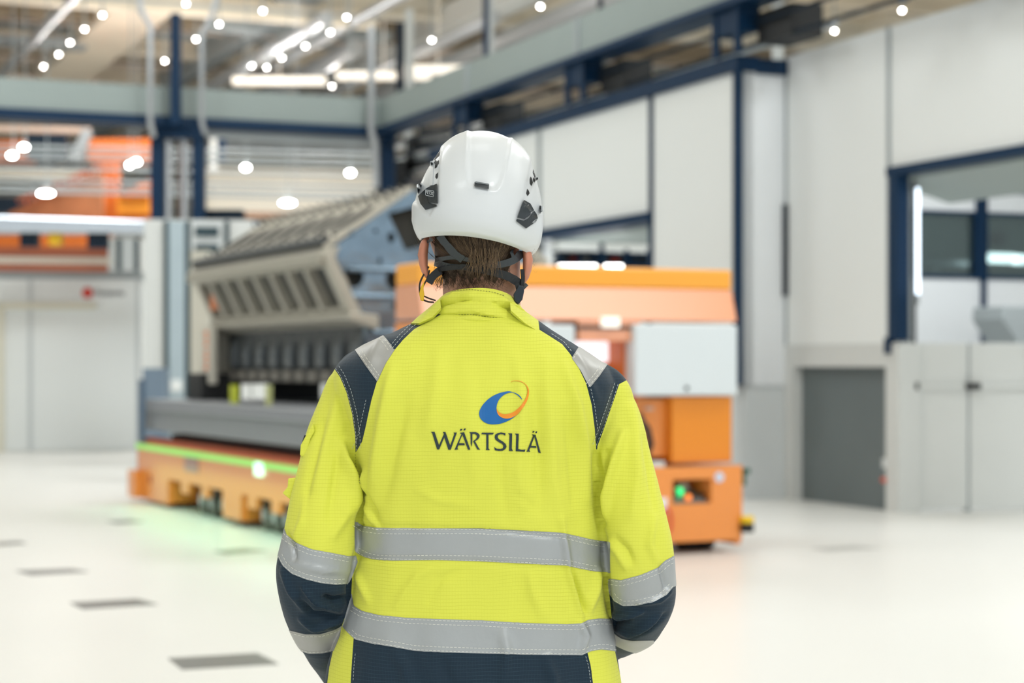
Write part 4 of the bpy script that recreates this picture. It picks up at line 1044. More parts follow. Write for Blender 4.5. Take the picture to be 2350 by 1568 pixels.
# ---------------- body: one continuous surface (head, neck, trunk, arms, legs)
def s2(px, py, Y): return P(px, py, Y)
mb = MB()
def limb(pts): 
    c = catmull([tuple(p)+(r,) for p, r in pts], 6); mb.tube([Vector(q[:3]) for q in c], [q[3] for q in c], 14)
cxm = foot.x
def BP(x, y, z): return Vector((cxm+x, PY+y, z))
def cs(z, a, b, y=0, x=0, n=32): return [BP(x+a*math.cos(2*math.pi*k/n), y+b*math.sin(2*math.pi*k/n), z) for k in range(n)]
mb.loft([cs(.93, .145, .11), cs(1.02, .15, .11), cs(1.12, .135, .10), cs(1.25, .15, .105), cs(1.38, .165, .11), cs(1.47, .15, .09), cs(1.53, .09, .07), cs(1.57, .063, .060, .01), cs(1.62, .063, .062, .01), cs(1.68, .062, .067, .0)])
hc = P(1092, 505, 3.03)
mb.ell(hc, (.079, .096, .108), 28, 20); mb.ell(hc+Vector((0, .035, -.055)), (.060, .062, .065), 24, 16)          # skull, jaw
mb.ell(hc+Vector((0, .10, -.03)), (.012, .02, .022), 12, 8)                                                       # nose
mb.ell(hc+Vector((0, .092, -.066)), (.024, .012, .009), 12, 8)                                                    # lips
limb([(BP(-.13, 0, 1.44), .045), (P(815, 900, 3.05), .030), (P(780, 1000, 3.04), .028), (P(738, 1200, 2.99), .030), (P(722, 1310, 2.98), .034), (P(742, 1430, 3.07), .034), (P(800, 1555, 3.2), .027)])
limb([(BP(.12, 0, 1.43), .042), (P(1378, 925, 3.05), .028), (P(1410, 1000, 3.04), .026), (P(1456, 1200, 2.99), .028), (P(1468, 1340, 2.98), .033), (P(1452, 1435, 3.08), .031), (P(1370, 1484, 3.24), .026)])
for s_ in (-1, 1):
    limb([(BP(.08*s_, 0, .98), .09), (BP(.09*s_, 0, .85), .088), (BP(.1*s_, .0, .5), .056), (BP(.105*s_, -.01, .35), .056), (BP(.11*s_, -.01, .1), .038), (BP(.11*s_, -.01, .06), .04)])
    mb.ell(BP(.115*s_, .05, .045), (.042, .12, .04), 20, 12)
# hands folded in front: palms, five fingers each
for s_, w0 in ((-1, P(800, 1555, 3.2)), (1, P(1370, 1484, 3.24))):
    tgt = BP(.02*s_, .27, 1.0); d = (tgt-w0).normalized(); palm = w0+d*.05
    side = d.cross(Vector((0, 0, 1))).normalized(); up = Vector((0, 0, 1))
    limb([(w0, .027), (w0+d*.03, .028), (palm+d*.02, .030), (palm+d*.05, .026)])
    for k, ln in enumerate((.068, .078, .072, .058)):
        b = palm+d*.045+up*(.028-.019*k); limb([(b, .0088), (b+d*ln*.45+side*s_*.004, .0085), (b+d*ln*.78-side*s_*.012, .008), (b+d*ln*.95-side*s_*.028, .007)])
    b = palm+up*.024; limb([(b, .011), (b+up*.02+d*.02, .0105), (b+up*.03+d*.05, .009)])
bm = remesh(mb, .0045, 3, 'body')
body_bvh = BVHTree.FromBMesh(bm)
body = submesh(bm, bm.faces, 'body', M_skin, person, OFF); bm.free()
# ears
def ear(cx, cy, s_, name='ear'):
    mb = MB(); c = P(cx, cy, 3.0)
    rings = []
    for t, w, d_ in ((0, .001, .001), (.06, .006, .010), (.2, .0085, .016), (.45, .0095, .019), (.7, .008, .016), (.88, .0065, .011), (1, .003, .004)):
        z = c.z+.034-.068*t; xo = s_*(.006*math.sin(t*math.pi)); n_ = 16
        rings.append([Vector((c.x+xo+w*math.cos(2*math.pi*k/n_)*(1 if math.cos(2*math.pi*k/n_)*s_ > 0 else .7), c.y-.004+d_*math.sin(2*math.pi*k/n_), z)) for k in range(n_)])
    mb.loft(rings); o = mb.build(name, mat('ear_skin', (204, 134, 108), .5, var=.15, vscale=40), body, smooth=True); return o
body_off = OFF
ear(981, 590, -1); ear(1201, 602, 1)
for s_ in (-1, 1):
    c = hc+Vector((.028*s_, .088, -.002)); mb = MB(); mb.ell(c, (.012, .012, .010), 16, 10); mb.build('eye', mat('eye_white', (230, 228, 222), .2), body, smooth=True)

# ---------------- jacket
T_ = smooth_tab([  # py, left px, right px, back depth, front depth
    (705, 1005, 1188, .070, .07), (722, 992, 1212, .080, .08), (738, 968, 1232, .090, .09), (752, 930, 1252, .098, .10), (768, 893, 1278, .105, .105), (785, 855, 1305, .112, .11), (805, 818, 1338, .118, .115),
    (825, 790, 1372, .124, .12), (845, 772, 1398, .129, .125), (880, 768, 1414, .137, .13), (920, 785, 1408, .144, .135), (960, 797, 1396, .148, .14), (1010, 808, 1376, .149, .14), (1060, 816, 1369, .147, .14),
    (1110, 824, 1371, .143, .14), (1160, 821, 1378, .139, .14), (1200, 819, 1383, .136, .14), (1260, 818, 1388, .134, .14), (1295, 812, 1390, .133, .14), (1330, 803, 1393, .133, .14), (1380, 800, 1399, .134, .14),
    (1430, 790, 1404, .137, .14), (1470, 774, 1409, .141, .14), (1520, 758, 1416, .146, .14), (1568, 750, 1424, .15, .145), (1640, 744, 1432, .152, .15), (1700, 742, 1436, .152, .15)], 6, 2)
rings = []
for py, l, r, db, df in T_:
    a, b = P(l, py, PY), P(r, py, PY); c = (a+b)/2; hw = (b.x-a.x)/2; n = 72; e_ = 2/2.35
    ring = []
    for k in range(n):
        t = 2*math.pi*k/n; ct, st = math.cos(t), math.sin(t)
        x = hw*abs(ct)**e_*(1 if ct > 0 else -1); y = abs(st)**e_*(1 if st > 0 else -1)
        ring.append(Vector((c.x+x, PY+(y*df if y > 0 else y*db), c.z)))
    rings.append(ring)
mb = MB(); mb.loft(rings)
def tubepath(pts, n=5):
    c = catmull([tuple(P(a, b, y))+(r,) for a, b, y, r in pts], n); mb.tube([Vector(q[:3]) for q in c], [q[3] for q in c], 28)
tubepath([(872, 846, 3.03, .030), (838, 862, 3.03, .045), (826, 892, 3.03, .054), (806, 935, 3.03, .0545), (783, 1000, 3.02, .054), (767, 1060, 3.0, .0535), (751, 1130, 2.985, .056), (737, 1200, 2.97, .0585), (727, 1262, 2.965, .063),
          (719, 1310, 2.97, .0635), (724, 1358, 2.99, .0605), (733, 1410, 3.03, .054), (748, 1455, 3.08, .047), (768, 1505, 3.14, .041), (795, 1555, 3.19, .037), (830, 1595, 3.22, .034)])
tubepath([(1325, 862, 3.03, .030), (1354, 884, 3.03, .045), (1372, 910, 3.03, .0515), (1384, 945, 3.03, .0505), (1405, 1000, 3.02, .050), (1423, 1060, 3.0, .0505), (1441, 1130, 2.985, .0520), (1457, 1200, 2.97, .0515), (1466, 1262, 2.965, .0530),
          (1470, 1320, 2.97, .0535), (1474, 1368, 2.985, .0520), (1472, 1405, 3.02, .047), (1458, 1432, 3.07, .042), (1434, 1455, 3.13, .038), (1400, 1472, 3.2, .036), (1350, 1486, 3.26, .033)])
bm = remesh(mb, .0037, 2, 'jacket')
folds = [
    # back: long soft folds
    ([(905, 830), (882, 960), (866, 1080), (856, 1170)], 15, 4.0, 'g'), ([(935, 900), (905, 1040), (885, 1160)], 16, -2.5, 'g'),
    ([(1010, 790), (1000, 900), (975, 1010)], 22, 2.0, 'g'), ([(1060, 800), (1080, 930), (1090, 1150)], 26, 1.5, 'g'),
    ([(1180, 800), (1200, 920), (1190, 1080), (1205, 1200)], 16, 2.2, 'g'), ([(1150, 950), (1150, 1100), (1165, 1200)], 14, -1.6, 'g'),
    ([(1250, 810), (1262, 960), (1268, 1100), (1290, 1210)], 18, 2.8, 'g'), ([(1225, 880), (1235, 1000), (1240, 1190)], 14, -2, 'g'),
    ([(1290, 830), (1325, 930), (1343, 1040), (1350, 1160)], 13, 3.5, 'g'), ([(1300, 930), (1312, 1040), (1320, 1170)], 13, -2.2, 'g'),
    ([(845, 1125), (870, 1190), (880, 1205)], 6, -2.5, 'g'), ([(838, 1160), (858, 1195), (872, 1215)], 7, 2.2, 'g'),
    ([(1000, 1300), (960, 1320), (930, 1360), (905, 1400)], 12, 1.8, 'g'), ([(1080, 1300), (1010, 1330), (980, 1390)], 12, -1.4, 'g'),
    ([(1285, 1180), (1292, 1240), (1300, 1300), (1322, 1370), (1340, 1422)], 9, 4.0, 'g'), ([(1308, 1300), (1330, 1360), (1350, 1420)], 8, -4.5, 'g'),
    ([(1375, 1300), (1365, 1360), (1345, 1420)], 10, 3.0, 'g'), ([(1210, 1300), (1222, 1360), (1250, 1425)], 14, 2.0, 'g'), ([(1330, 1420), (1345, 1460), (1335, 1500)], 8, 3.0, 'g'),
    ([(1150, 1440), (1165, 1500), (1150, 1568)], 14, 2.0, 'g'), ([(900, 1490), (930, 1530), (940, 1600)], 18, 2.5, 'g'), ([(1250, 1500), (1270, 1560), (1275, 1600)], 15, 2.5, 'g'), ([(1010, 1500), (1040, 1600)], 18, -2.0, 'g'),
    ([(812, 1300), (830, 1340), (850, 1390)], 9, 2.0, 'g'), ([(1180, 1130), (1220, 1160), (1190, 1195)], 10, -1.0, 'g'), ([(950, 1120), (1010, 1150), (1100, 1160)], 12, 1.0, 'g'),
    # left armhole and sleeve
    ([(796, 1008), (808, 1050), (828, 1100), (838, 1140)], 7, -5, 'g'), ([(780, 1000), (790, 1050), (806, 1090), (815, 1150), (800, 1190)], 12, 5, 'g'), ([(845, 1070), (840, 1110), (842, 1135)], 9, 3.5, 'g'),
    ([(835, 1140), (824, 1190), (822, 1250)], 7, -3, 'g'), ([(820, 1250), (812, 1310), (803, 1350), (802, 1400)], 7, -3, 'g'),
    ([(785, 870), (770, 940), (742, 1040), (720, 1130)], 14, 2.5, 'g'), ([(806, 960), (785, 1010), (770, 1100), (755, 1200)], 13, -2.6, 'g'), ([(745, 960), (728, 1040), (705, 1120), (690, 1200)], 10, -2.0, 'g'),
    ([(800, 1130), (790, 1190), (760, 1240)], 12, 2.5, 'g'), ([(700, 1130), (690, 1200), (668, 1240)], 9, 2.0, 'g'),
    ([(640, 1300), (665, 1360), (700, 1410)], 9, 3, 'g'), ([(690, 1345), (720, 1380), (785, 1405)], 5, 5, 'g'), ([(680, 1375), (715, 1415), (790, 1418)], 7, -4, 'g'), ([(740, 1372), (770, 1380), (800, 1370)], 7, -5, 'g'),
    ([(735, 1440), (760, 1428), (790, 1420)], 5, 4, 'g'), ([(680, 1420), (720, 1445), (770, 1440)], 7, 3, 'g'),
    ([(655, 1290), (740, 1310), (805, 1312)], 9, 1.5, 'g'), ([(648, 1215), (672, 1255), (678, 1290)], 6, -3, 'g'),
    # right armhole and sleeve
    ([(1369, 1035), (1371, 1100), (1380, 1180), (1385, 1215)], 8, -4, 'g'), ([(1430, 985), (1410, 1060), (1392, 1140), (1387, 1200)], 10, 5, 'g'), ([(1395, 1030), (1385, 1090), (1381, 1130)], 9, -5, 'g'),
    ([(1386, 1215), (1389, 1280), (1394, 1340), (1402, 1420)], 8, -2.5, 'g'), ([(1440, 920), (1455, 1000), (1462, 1100), (1450, 1200)], 14, 2.6, 'g'), ([(1470, 1000), (1490, 1080), (1500, 1180)], 9, -2, 'g'),
    ([(1395, 1240), (1420, 1270), (1440, 1310)], 9, 2.5, 'g'), ([(1410, 1230), (1440, 1260), (1455, 1300)], 7, -2.5, 'g'), ([(1500, 1180), (1490, 1250), (1510, 1300)], 9, 2.2, 'g'),
    ([(1512, 1290), (1525, 1345), (1518, 1365)], 7, -2.5, 'g'), ([(1400, 1408), (1430, 1412), (1480, 1400)], 5, 4.5, 'g'), ([(1400, 1418), (1425, 1426), (1450, 1420)], 6, -4, 'g'), ([(1405, 1440), (1450, 1448), (1520, 1410)], 7, 4, 'g'),
    ([(1460, 1385), (1510, 1375), (1540, 1350)], 8, 3, 'g'), ([(1440, 1465), (1490, 1440), (1530, 1405)], 6, -3, 'g'),
    # tapes press the cloth in a little
    ([(822, 1206), (1100, 1214), (1388, 1243)], 6, -1.2, 'fg'), ([(825, 1280), (1100, 1290), (1388, 1314)], 8, -1.2, 'fg'),
    # shoulder yokes
    ([(900, 745), (870, 800), (845, 860)], 14, 1.5, 'g'), ([(1300, 790), (1340, 850), (1375, 930)], 12, 1.5, 'g'),
]
displace(bm, folds, True, .0065, (13, 9, 3.6))
bmesh.ops.smooth_vert(bm, verts=bm.verts, factor=.3, use_axis_x=True, use_axis_y=True, use_axis_z=True)

poly = dict(
 yoke_l=[(1012, 722), (984, 736), (950, 756), (925, 780), (905, 804), (885, 835), (866, 872), (852, 920), (838, 985), (831, 1014), (816, 1040), (815, 1000), (808, 950), (795, 900), (780, 865), (764, 842), (700, 800), (800, 700), (960, 680)],
 tape_sl=[(811, 798), (800, 770), (870, 740), (880, 771), (896, 790), (905, 804), (885, 835), (866, 876), (840, 840)],
 yoke_r=[(1238, 757), (1262, 772), (1290, 790), (1308, 812), (1325, 838), (1345, 880), (1358, 930), (1365, 985), (1368, 1032), (1384, 990), (1403, 935), (1421, 882), (1480, 850), (1400, 760), (1290, 720), (1235, 730)],
 tape_sr=[(1325, 801), (1312, 822), (1332, 850), (1353, 890), (1373, 866), (1393, 838), (1430, 800), (1350, 760)],
 tape_u=[(814, 1196), (835, 1208), (870, 1212), (900, 1213), (1000, 1213), (1100, 1213), (1200, 1218), (1290, 1223), (1335, 1233), (1360, 1239), (1390, 1243), (1400, 1244), (1400, 1314), (1390, 1313), (1365, 1312), (1335, 1306), (1300, 1298), (1200, 1293), (1100, 1288), (1000, 1286), (900, 1287), (860, 1285), (838, 1279), (814, 1266)],
 tape_l=[(807, 1364), (812, 1391), (832, 1403), (870, 1412), (930, 1418), (1000, 1421), (1100, 1424), (1200, 1430), (1300, 1433), (1335, 1431), (1350, 1423), (1375, 1420), (1404, 1421), (1412, 1495), (1380, 1491), (1355, 1495), (1335, 1504), (1200, 1503), (1100, 1500), (1000, 1497), (950, 1494), (900, 1485), (850, 1477), (815, 1468), (798, 1452), (786, 1438), (796, 1400)],
 tape_el=[(600, 1180), (650, 1206), (658, 1228), (680, 1246), (715, 1261), (760, 1269), (800, 1277), (818, 1275), (821, 1290), (808, 1325), (800, 1340), (770, 1342), (735, 1338), (700, 1329), (670, 1317), (650, 1300), (638, 1277), (600, 1258)],
 tape_er=[(1396, 1328), (1425, 1332), (1470, 1320), (1510, 1303), (1525, 1288), (1545, 1277), (1600, 1262), (1600, 1330), (1545, 1347), (1530, 1366), (1500, 1382), (1460, 1390), (1430, 1391), (1410, 1380), (1397, 1360)],
 tape_wl=[(640, 1438), (668, 1448), (700, 1456), (735, 1456), (765, 1447), (784, 1438), (780, 1460), (766, 1494), (740, 1499), (710, 1500), (690, 1494), (660, 1500)],
 tape_wr=[(1408, 1454), (1428, 1466), (1450, 1471), (1500, 1470), (1500, 1500), (1457, 1499), (1435, 1492), (1411, 1481)],
 hem=[(812, 1460), (815, 1468), (900, 1480), (1000, 1490), (1200, 1498), (1335, 1500), (1348, 1497), (1356, 1530), (1362, 1580), (1368, 1900), (800, 1900), (805, 1560), (809, 1500)],
 fore_l=[(500, 1240), (640, 1275), (700, 1320), (808, 1325), (806, 1370), (796, 1405), (784, 1438), (765, 1490), (756, 1530), (750, 1575), (756, 1640), (900, 1660), (900, 1900), (400, 1900)],
 fore_r=[(1397, 1350), (1430, 1385), (1545, 1340), (1700, 1300), (1700, 1900), (1440, 1900), (1428, 1568), (1421, 1540), (1412, 1498), (1406, 1440)],
)
f_order = ['tape_sl', 'tape_sr', 'tape_u', 'tape_l', 'tape_el', 'tape_er', 'tape_wl', 'tape_wr', 'yoke_l', 'yoke_r', 'hem', 'fore_l', 'fore_r']
for k in f_order: cut(bm, lambda X, Y, k=k: sdf(X, Y, poly[k]))
bm.faces.ensure_lookup_table()
C_ = np.array([f.calc_center_median()[:] for f in bm.faces]); X, Y = px_of(C_)
cls = np.full(len(C_), -1)
for i, k in enumerate(f_order):
    s_ = sdf(X, Y, poly[k]); cls = np.where((cls < 0) & (s_ < 0), i, cls)
sel = lambda i: [f for f, c in zip(bm.faces, cls) if c == i]
jacket = submesh(bm, sel(-1), 'jacket', M_yel, person, OFF); jacket['label'] = 'fluorescent yellow jacket with navy panels and grey reflective tape'
jb = BVHTree.FromBMesh(bm)
names = dict(tape_sl='reflective_tape', tape_sr='reflective_tape', tape_u='reflective_tape', tape_l='reflective_tape', tape_el='reflective_tape', tape_er='reflective_tape', tape_wl='reflective_tape', tape_wr='reflective_tape',
             yoke_l='shoulder_panel', yoke_r='shoulder_panel', hem='hem_panel', fore_l='forearm_panel', fore_r='forearm_panel')
for i, k in enumerate(f_order):
    fs_ = sel(i)
    if not fs_: continue
    t = k.startswith('tape')
    o = submesh(bm, fs_, names[k], (M_tapeb if k in ('tape_wl', 'tape_wr', 'tape_sl', 'tape_sr') else M_tape) if t else M_nav, jacket, Vector(OFF), .0009 if t else 0, .0012 if t else 0)
    o['label'] = 'grey reflective tape' if t else 'navy fabric panel'
bm.free()
def inset(line, d):
    """shift a polyline sideways by d pixels"""
    out = []
    for i, p in enumerate(line):
        a = Vector(line[max(i-1, 0)]); b = Vector(line[min(i+1, len(line)-1)]); t = (b-a).normalized(); out.append((p[0]-t.y*d, p[1]+t.x*d))
    return out
def sub(k, a, b): return poly[k][a:b]
tl = []
for k, a, b in (('tape_u', 0, 11), ('tape_l', 1, 13), ('tape_el', 1, 8), ('tape_er', 0, 6)):
    ln = sub(k, a, b); tl += [inset(ln, 3.5), inset(ln, 12.5)]
for k, a, b in (('tape_u', 14, 24), ('tape_l', 13, 25), ('tape_el', 10, 17), ('tape_er', 8, 15)):
    ln = sub(k, a, b); tl += [inset(ln, 3.0), inset(ln, 12)]
stitches('tape_stitching', tl, jb, M_thr, jacket, OFF)
tl = [inset([(811, 798), (840, 840), (866, 876)], -4), inset([(811, 798), (840, 840), (866, 876)], -12), inset([(880, 771), (896, 790), (905, 804)], 4), inset([(880, 771), (896, 790), (905, 804)], 12),
      inset([(1325, 801), (1312, 822)], -4), inset([(1353, 890), (1373, 866), (1393, 838)], -4), inset([(1353, 890), (1373, 866), (1393, 838)], -12),
      inset([(668, 1448), (700, 1456), (735, 1456), (765, 1447), (784, 1438)], 4), inset([(690, 1494), (710, 1500), (740, 1499), (766, 1494)], -4)]
stitches('tape_stitching', tl, jb, M_thr, jacket, OFF)
sl = [(764, 842), (780, 865), (795, 900), (808, 950), (815, 1000), (816, 1036)]; sr = [(852, 920), (838, 985), (831, 1014), (818, 1036)]
ur = [(1365, 985), (1358, 930), (1350, 893)]; rr_ = [(1421, 884), (1403, 935), (1384, 990), (1369, 1028)]
tl = [inset(sl, -4), inset(sl, -13), inset(sr, 11), inset([(905, 804), (925, 780), (950, 756), (984, 736)], -5), inset([(905, 804), (925, 780), (950, 756), (984, 736)], -12),
      inset(rr_, 4), inset(rr_, 13), inset(ur, 5), inset([(1262, 772), (1290, 790), (1308, 812)], -5), inset([(809, 1500), (806, 1530), (804, 1568)], -8), inset([(1350, 1505), (1357, 1530), (1362, 1568)], 7)]
stitches('panel_stitching', tl, jb, M_thrn, jacket, OFF, dash=5, gap=3)
stitches('seam_stitching', [[(817, 1042), (819, 1080), (828, 1110)]], jb, M_thrd, jacket, OFF, dash=4, gap=2.5)

# ---------------- emblem and lettering on the back, coordinates from the print
def Z6(l): return [(970+a/7.467, 850+b/7.467) for a, b in l]
def sm(l, n=4): 
    return [tuple(q) for q in catmull(list(l), n)]
blue = sm([(1705, 512), (1690, 470), (1650, 425), (1600, 395), (1545, 378), (1480, 362), (1400, 372), (1300, 398), (1200, 445), (1110, 510), (1030, 595), (980, 680), (966, 750), (985, 820), (1040, 880), (1120, 918), (1220, 928), (1330, 915), (1440, 878), (1530, 830), (1600, 780)]) + \
       sm([(1600, 780), (1520, 815), (1440, 828), (1370, 815), (1310, 780), (1275, 725), (1264, 660), (1275, 580), (1310, 505), (1370, 440), (1440, 400), (1520, 384), (1580, 400), (1640, 440), (1680, 480), (1703, 512)])[1:-1]
orange = sm([(1508, 212), (1530, 190), (1570, 180), (1640, 181), (1700, 200), (1760, 245), (1805, 310), (1815, 380), (1800, 470), (1765, 560), (1700, 670), (1640, 745), (1570, 795), (1500, 822), (1430, 829), (1360, 812), (1305, 775), (1276, 725), (1268, 650)]) + \
         sm([(1268, 650), (1290, 700), (1340, 738), (1400, 752), (1480, 745), (1560, 715), (1640, 655), (1710, 570), (1760, 480), (1785, 400), (1788, 330), (1765, 265), (1720, 222), (1660, 195), (1590, 186), (1540, 192), (1510, 213)])[1:-1]
M_lb = mat('print_blue', (0, 100, 172), .45, var=.02); M_lo = mat('print_orange', (240, 146, 30), .45, var=.02); M_lt = mat('print_dark', (32, 50, 54), .45, var=.05)
decal('emblem', [Z6(blue)], jb, M_lb, jacket, OFF, lift=.0008, thick=.0003)
decal('emblem', [Z6(orange)], jb, M_lo, jacket, OFF, lift=.0011, thick=.0003)
letters = {
 'W': [[(140, 1054), (204, 1054), (283, 1285), (366, 1092), (346, 1058), (392, 1058), (474, 1290), (544, 1092), (530, 1068), (588, 1068), (482, 1361), (441, 1361), (372, 1150), (286, 1357), (250, 1357), (165, 1076)]],
 'A': [[(634, 1074), (712, 1062), (818, 1360), (778, 1360), (683, 1105), (636, 1210), (625, 1250), (716, 1250), (724, 1284), (614, 1284), (596, 1330), (612, 1356), (546, 1361), (560, 1335), (668, 1092)],
       [(650, 1005), (684, 1005), (670, 1034), (636, 1036)], [(712, 1000), (742, 998), (730, 1030), (698, 1030)]],
 'R': [[(798, 1062), (900, 1060), (945, 1075), (975, 1110), (972, 1150), (945, 1185), (895, 1215), (958, 1330), (985, 1359), (936, 1359), (862, 1215), (905, 1185), (928, 1150), (925, 1115), (895, 1092), (850, 1092), (850, 1230), (842, 1312), (824, 1260), (820, 1085)]],
 'T': [[(1018, 1070), (1220, 1072), (1200, 1102), (1128, 1102), (1128, 1338), (1150, 1366), (1082, 1366), (1090, 1340), (1090, 1102), (1000, 1096)]],
 'S': [[(1420, 1078), (1418, 1122), (1380, 1100), (1330, 1096), (1290, 1110), (1280, 1145), (1300, 1180), (1380, 1225), (1425, 1265), (1438, 1310), (1420, 1350), (1370, 1378), (1300, 1384), (1235, 1370), (1222, 1316), (1270, 1345), (1330, 1350), (1375, 1335), (1385, 1300), (1365, 1265), (1290, 1225), (1245, 1190), (1230, 1150), (1240, 1105), (1280, 1078), (1340, 1066)]],
 'I': [[(1464, 1080), (1534, 1082), (1528, 1340), (1550, 1384), (1480, 1384), (1488, 1110)]],
 'L': [[(1580, 1086), (1646, 1088), (1640, 1352), (1692, 1362), (1754, 1358), (1740, 1396), (1596, 1388), (1606, 1115)]],
 'A2': [[(1866, 1098), (1932, 1106), (2028, 1420), (1986, 1414), (1908, 1140), (1862, 1262), (1856, 1296), (1936, 1298), (1944, 1330), (1842, 1326), (1822, 1368), (1840, 1396), (1772, 1394), (1790, 1365), (1886, 1125)],
        [(1882, 1040), (1912, 1042), (1902, 1068), (1872, 1066)], [(1936, 1046), (1966, 1048), (1955, 1076), (1924, 1073)]]}
for k, lps in letters.items():
    decal('lettering', [Z6(l) for l in lps], jb, M_lt, jacket, OFF, lift=.0010, thick=.0003)

# ---------------- collar: stand and fold
def ringc(l, r, yb, ysd, ybk, yfr, pyb, pys, pyf, n=64):
    """closed ring: back point at column centre, sides at l and r"""
    out = []
    for k in range(n):
        t = 2*math.pi*k/n; ct, st = math.cos(t), math.sin(t)       # st<0: back
        cx = (l+r)/2+(r-l)/2*ct
        bk = max(0, -st); fr = max(0, st)
        py = (pys[0] if ct < 0 else pys[1])*(1-abs(st))+(pyb if st < 0 else pyf)*abs(st)
        Y_ = PY+(-ybk*abs(st)**.9 if st < 0 else yfr*abs(st)**.9)
        out.append(P(cx, py, Y_))
    return out
cr = [ringc(966, 1246, 0, 0, .082, .10, 746, (756, 786), 804), ringc(968, 1244, 0, 0, .091, .10, 735, (750, 780), 800), ringc(975, 1232, 0, 0, .092, .10, 722, (733, 758), 790), ringc(982, 1216, 0, 0, .090, .095, 706, (716, 738), 775), ringc(990, 1206, 0, 0, .092, .09, 688, (706, 722), 765),
      ringc(1000, 1196, 0, 0, .088, .088, 670, (698, 710), 755), ringc(1006, 1188, 0, 0, .084, .086, 661, (692, 702), 750)]
inn = [ringc(1012, 1180, 0, 0, .080, .082, 662, (694, 704), 752), ringc(1018, 1174, 0, 0, .070, .08, 700, (715, 722), 775), ringc(1018, 1174, 0, 0, .066, .08, 735, (740, 745), 790)]
mb = MB(); mb.loft(cr+inn, cap=False)
M_yel2 = M_yel
bmesh.ops.subdivide_edges(mb.bm, edges=mb.bm.edges, cuts=2, use_grid_fill=True)
bmesh.ops.recalc_face_normals(mb.bm, faces=mb.bm.faces)
cf = [([(1000, 712), (1020, 698), (1060, 690), (1120, 692)], 5, -3, 'g'), ([(1120, 692), (1170, 708), (1215, 745)], 6, -2.5, 'g'), ([(1010, 690), (1045, 676), (1090, 674)], 6, 2.0, 'g'), ([(1140, 680), (1180, 705), (1225, 745)], 6, 2.5, 'g'), ([(985, 728), (1080, 720), (1180, 740), (1245, 768)], 4, -2.5, 'fg')]
displace(mb.bm, cf, True, .0014)
cb = BVHTree.FromBMesh(mb.bm)
col = mb.build('collar', M_yel, jacket, smooth=True); col['label'] = 'standing yellow collar'
# open collar points lying outward on both shoulders
for nme, pts in (('collar_flap', [((1010, 684), 2.955), ((985, 706), 2.975), ((958, 728), 2.985), ((943, 742), 2.99), ((962, 742), 2.95), ((992, 728), 2.945), ((1012, 706), 2.94)]),
                 ('collar_flap', [((1170, 690), 2.945), ((1205, 716), 2.965), ((1238, 745), 2.985), ((1260, 768), 2.99), ((1242, 765), 2.95), ((1205, 742), 2.935), ((1172, 712), 2.925)])):
    v = [P(a[0], a[1], y) for a, y in pts]; mb = MB()
    nn = len(v); c = sum(v, Vector())/nn+Vector((0, -.006, .0)); w = [p+Vector((0, .012, -.004)) for p in v]
    mb.raw([*v, c, *w], [(i, (i+1) % nn, nn) for i in range(nn)]+[(i, nn+1+i, nn+1+(i+1) % nn, (i+1) % nn) for i in range(nn)]+[tuple(nn+1+i for i in range(nn))[::-1]])
    bmesh.ops.subdivide_edges(mb.bm, edges=mb.bm.edges, cuts=2, use_grid_fill=True); bmesh.ops.smooth_vert(mb.bm, verts=mb.bm.verts, factor=.4)
    mb.build(nme, M_yel, jacket, smooth=True)
stitches('collar_stitching', [[(1012, 676), (1040, 668), (1080, 665), (1130, 671), (1160, 680)], [(1020, 724), (1080, 722), (1140, 730), (1190, 746), (1230, 764)]], cb, M_thrd, jacket, OFF, dash=4, gap=2.5, lift=.001)

# sleeve tab and pocket flap on the outer left sleeve
for pts, nme in (([(718, 972), (722, 990), (712, 1008), (706, 1030), (698, 1048), (688, 1046), (690, 1022), (702, 1000)], 'sleeve_tab'), ([(683, 1096), (661, 1098), (660, 1118), (648, 1132), (665, 1146), (676, 1140), (684, 1120)], 'sleeve_pocket_flap')):
    mb = MB(); v = [P(a, b, 2.975) for a, b in pts]; w = [P(a+4, b, 3.03) for a, b in pts]; nn = len(v)
    mb.raw(v+w, [tuple(range(nn)), tuple(range(nn, 2*nn))[::-1]]+[(i, nn+i, nn+(i+1) % nn, (i+1) % nn) for i in range(nn)]); mb.build(nme, M_yel, jacket, bevel=.002)
mb = MB(); mb.tube([P(704, 1000, 2.985), P(697, 1022, 2.985)], .004, 8); mb.build('pen_loop', M_strap, jacket)

# ---------------- trousers and boots (below the picture)
mb = MB()
mb.loft([cs(.90, .165, .135), cs(1.0, .17, .135), cs(1.04, .165, .13)])
for s_ in (-1, 1):
    limb([(BP(.075*s_, 0, .95), .10), (BP(.09*s_, 0, .84), .102), (BP(.1*s_, 0, .5), .078), (BP(.108*s_, -.005, .3), .074), (BP(.112*s_, -.005, .09), .07)])
bm = remesh(mb, .008, 3, 'trousers'); o = submesh(bm, bm.faces, 'trousers', M_nav, person, OFF); bm.free(); o['label'] = 'navy work trousers'
for s_ in (-1, 1):
    mb = MB(); mb.ell(BP(.115*s_, .055, .055), (.052, .145, .055), 24, 14); mb.tube([BP(.112*s_, -.01, .05), BP(.112*s_, -.01, .17)], .055, 18)
    bm = remesh(mb, .006, 3, 'boot')
    for v in bm.verts: v.co.z = max(v.co.z, .0)
    submesh(bm, bm.faces, 'boot', M_black, person, OFF); bm.free()
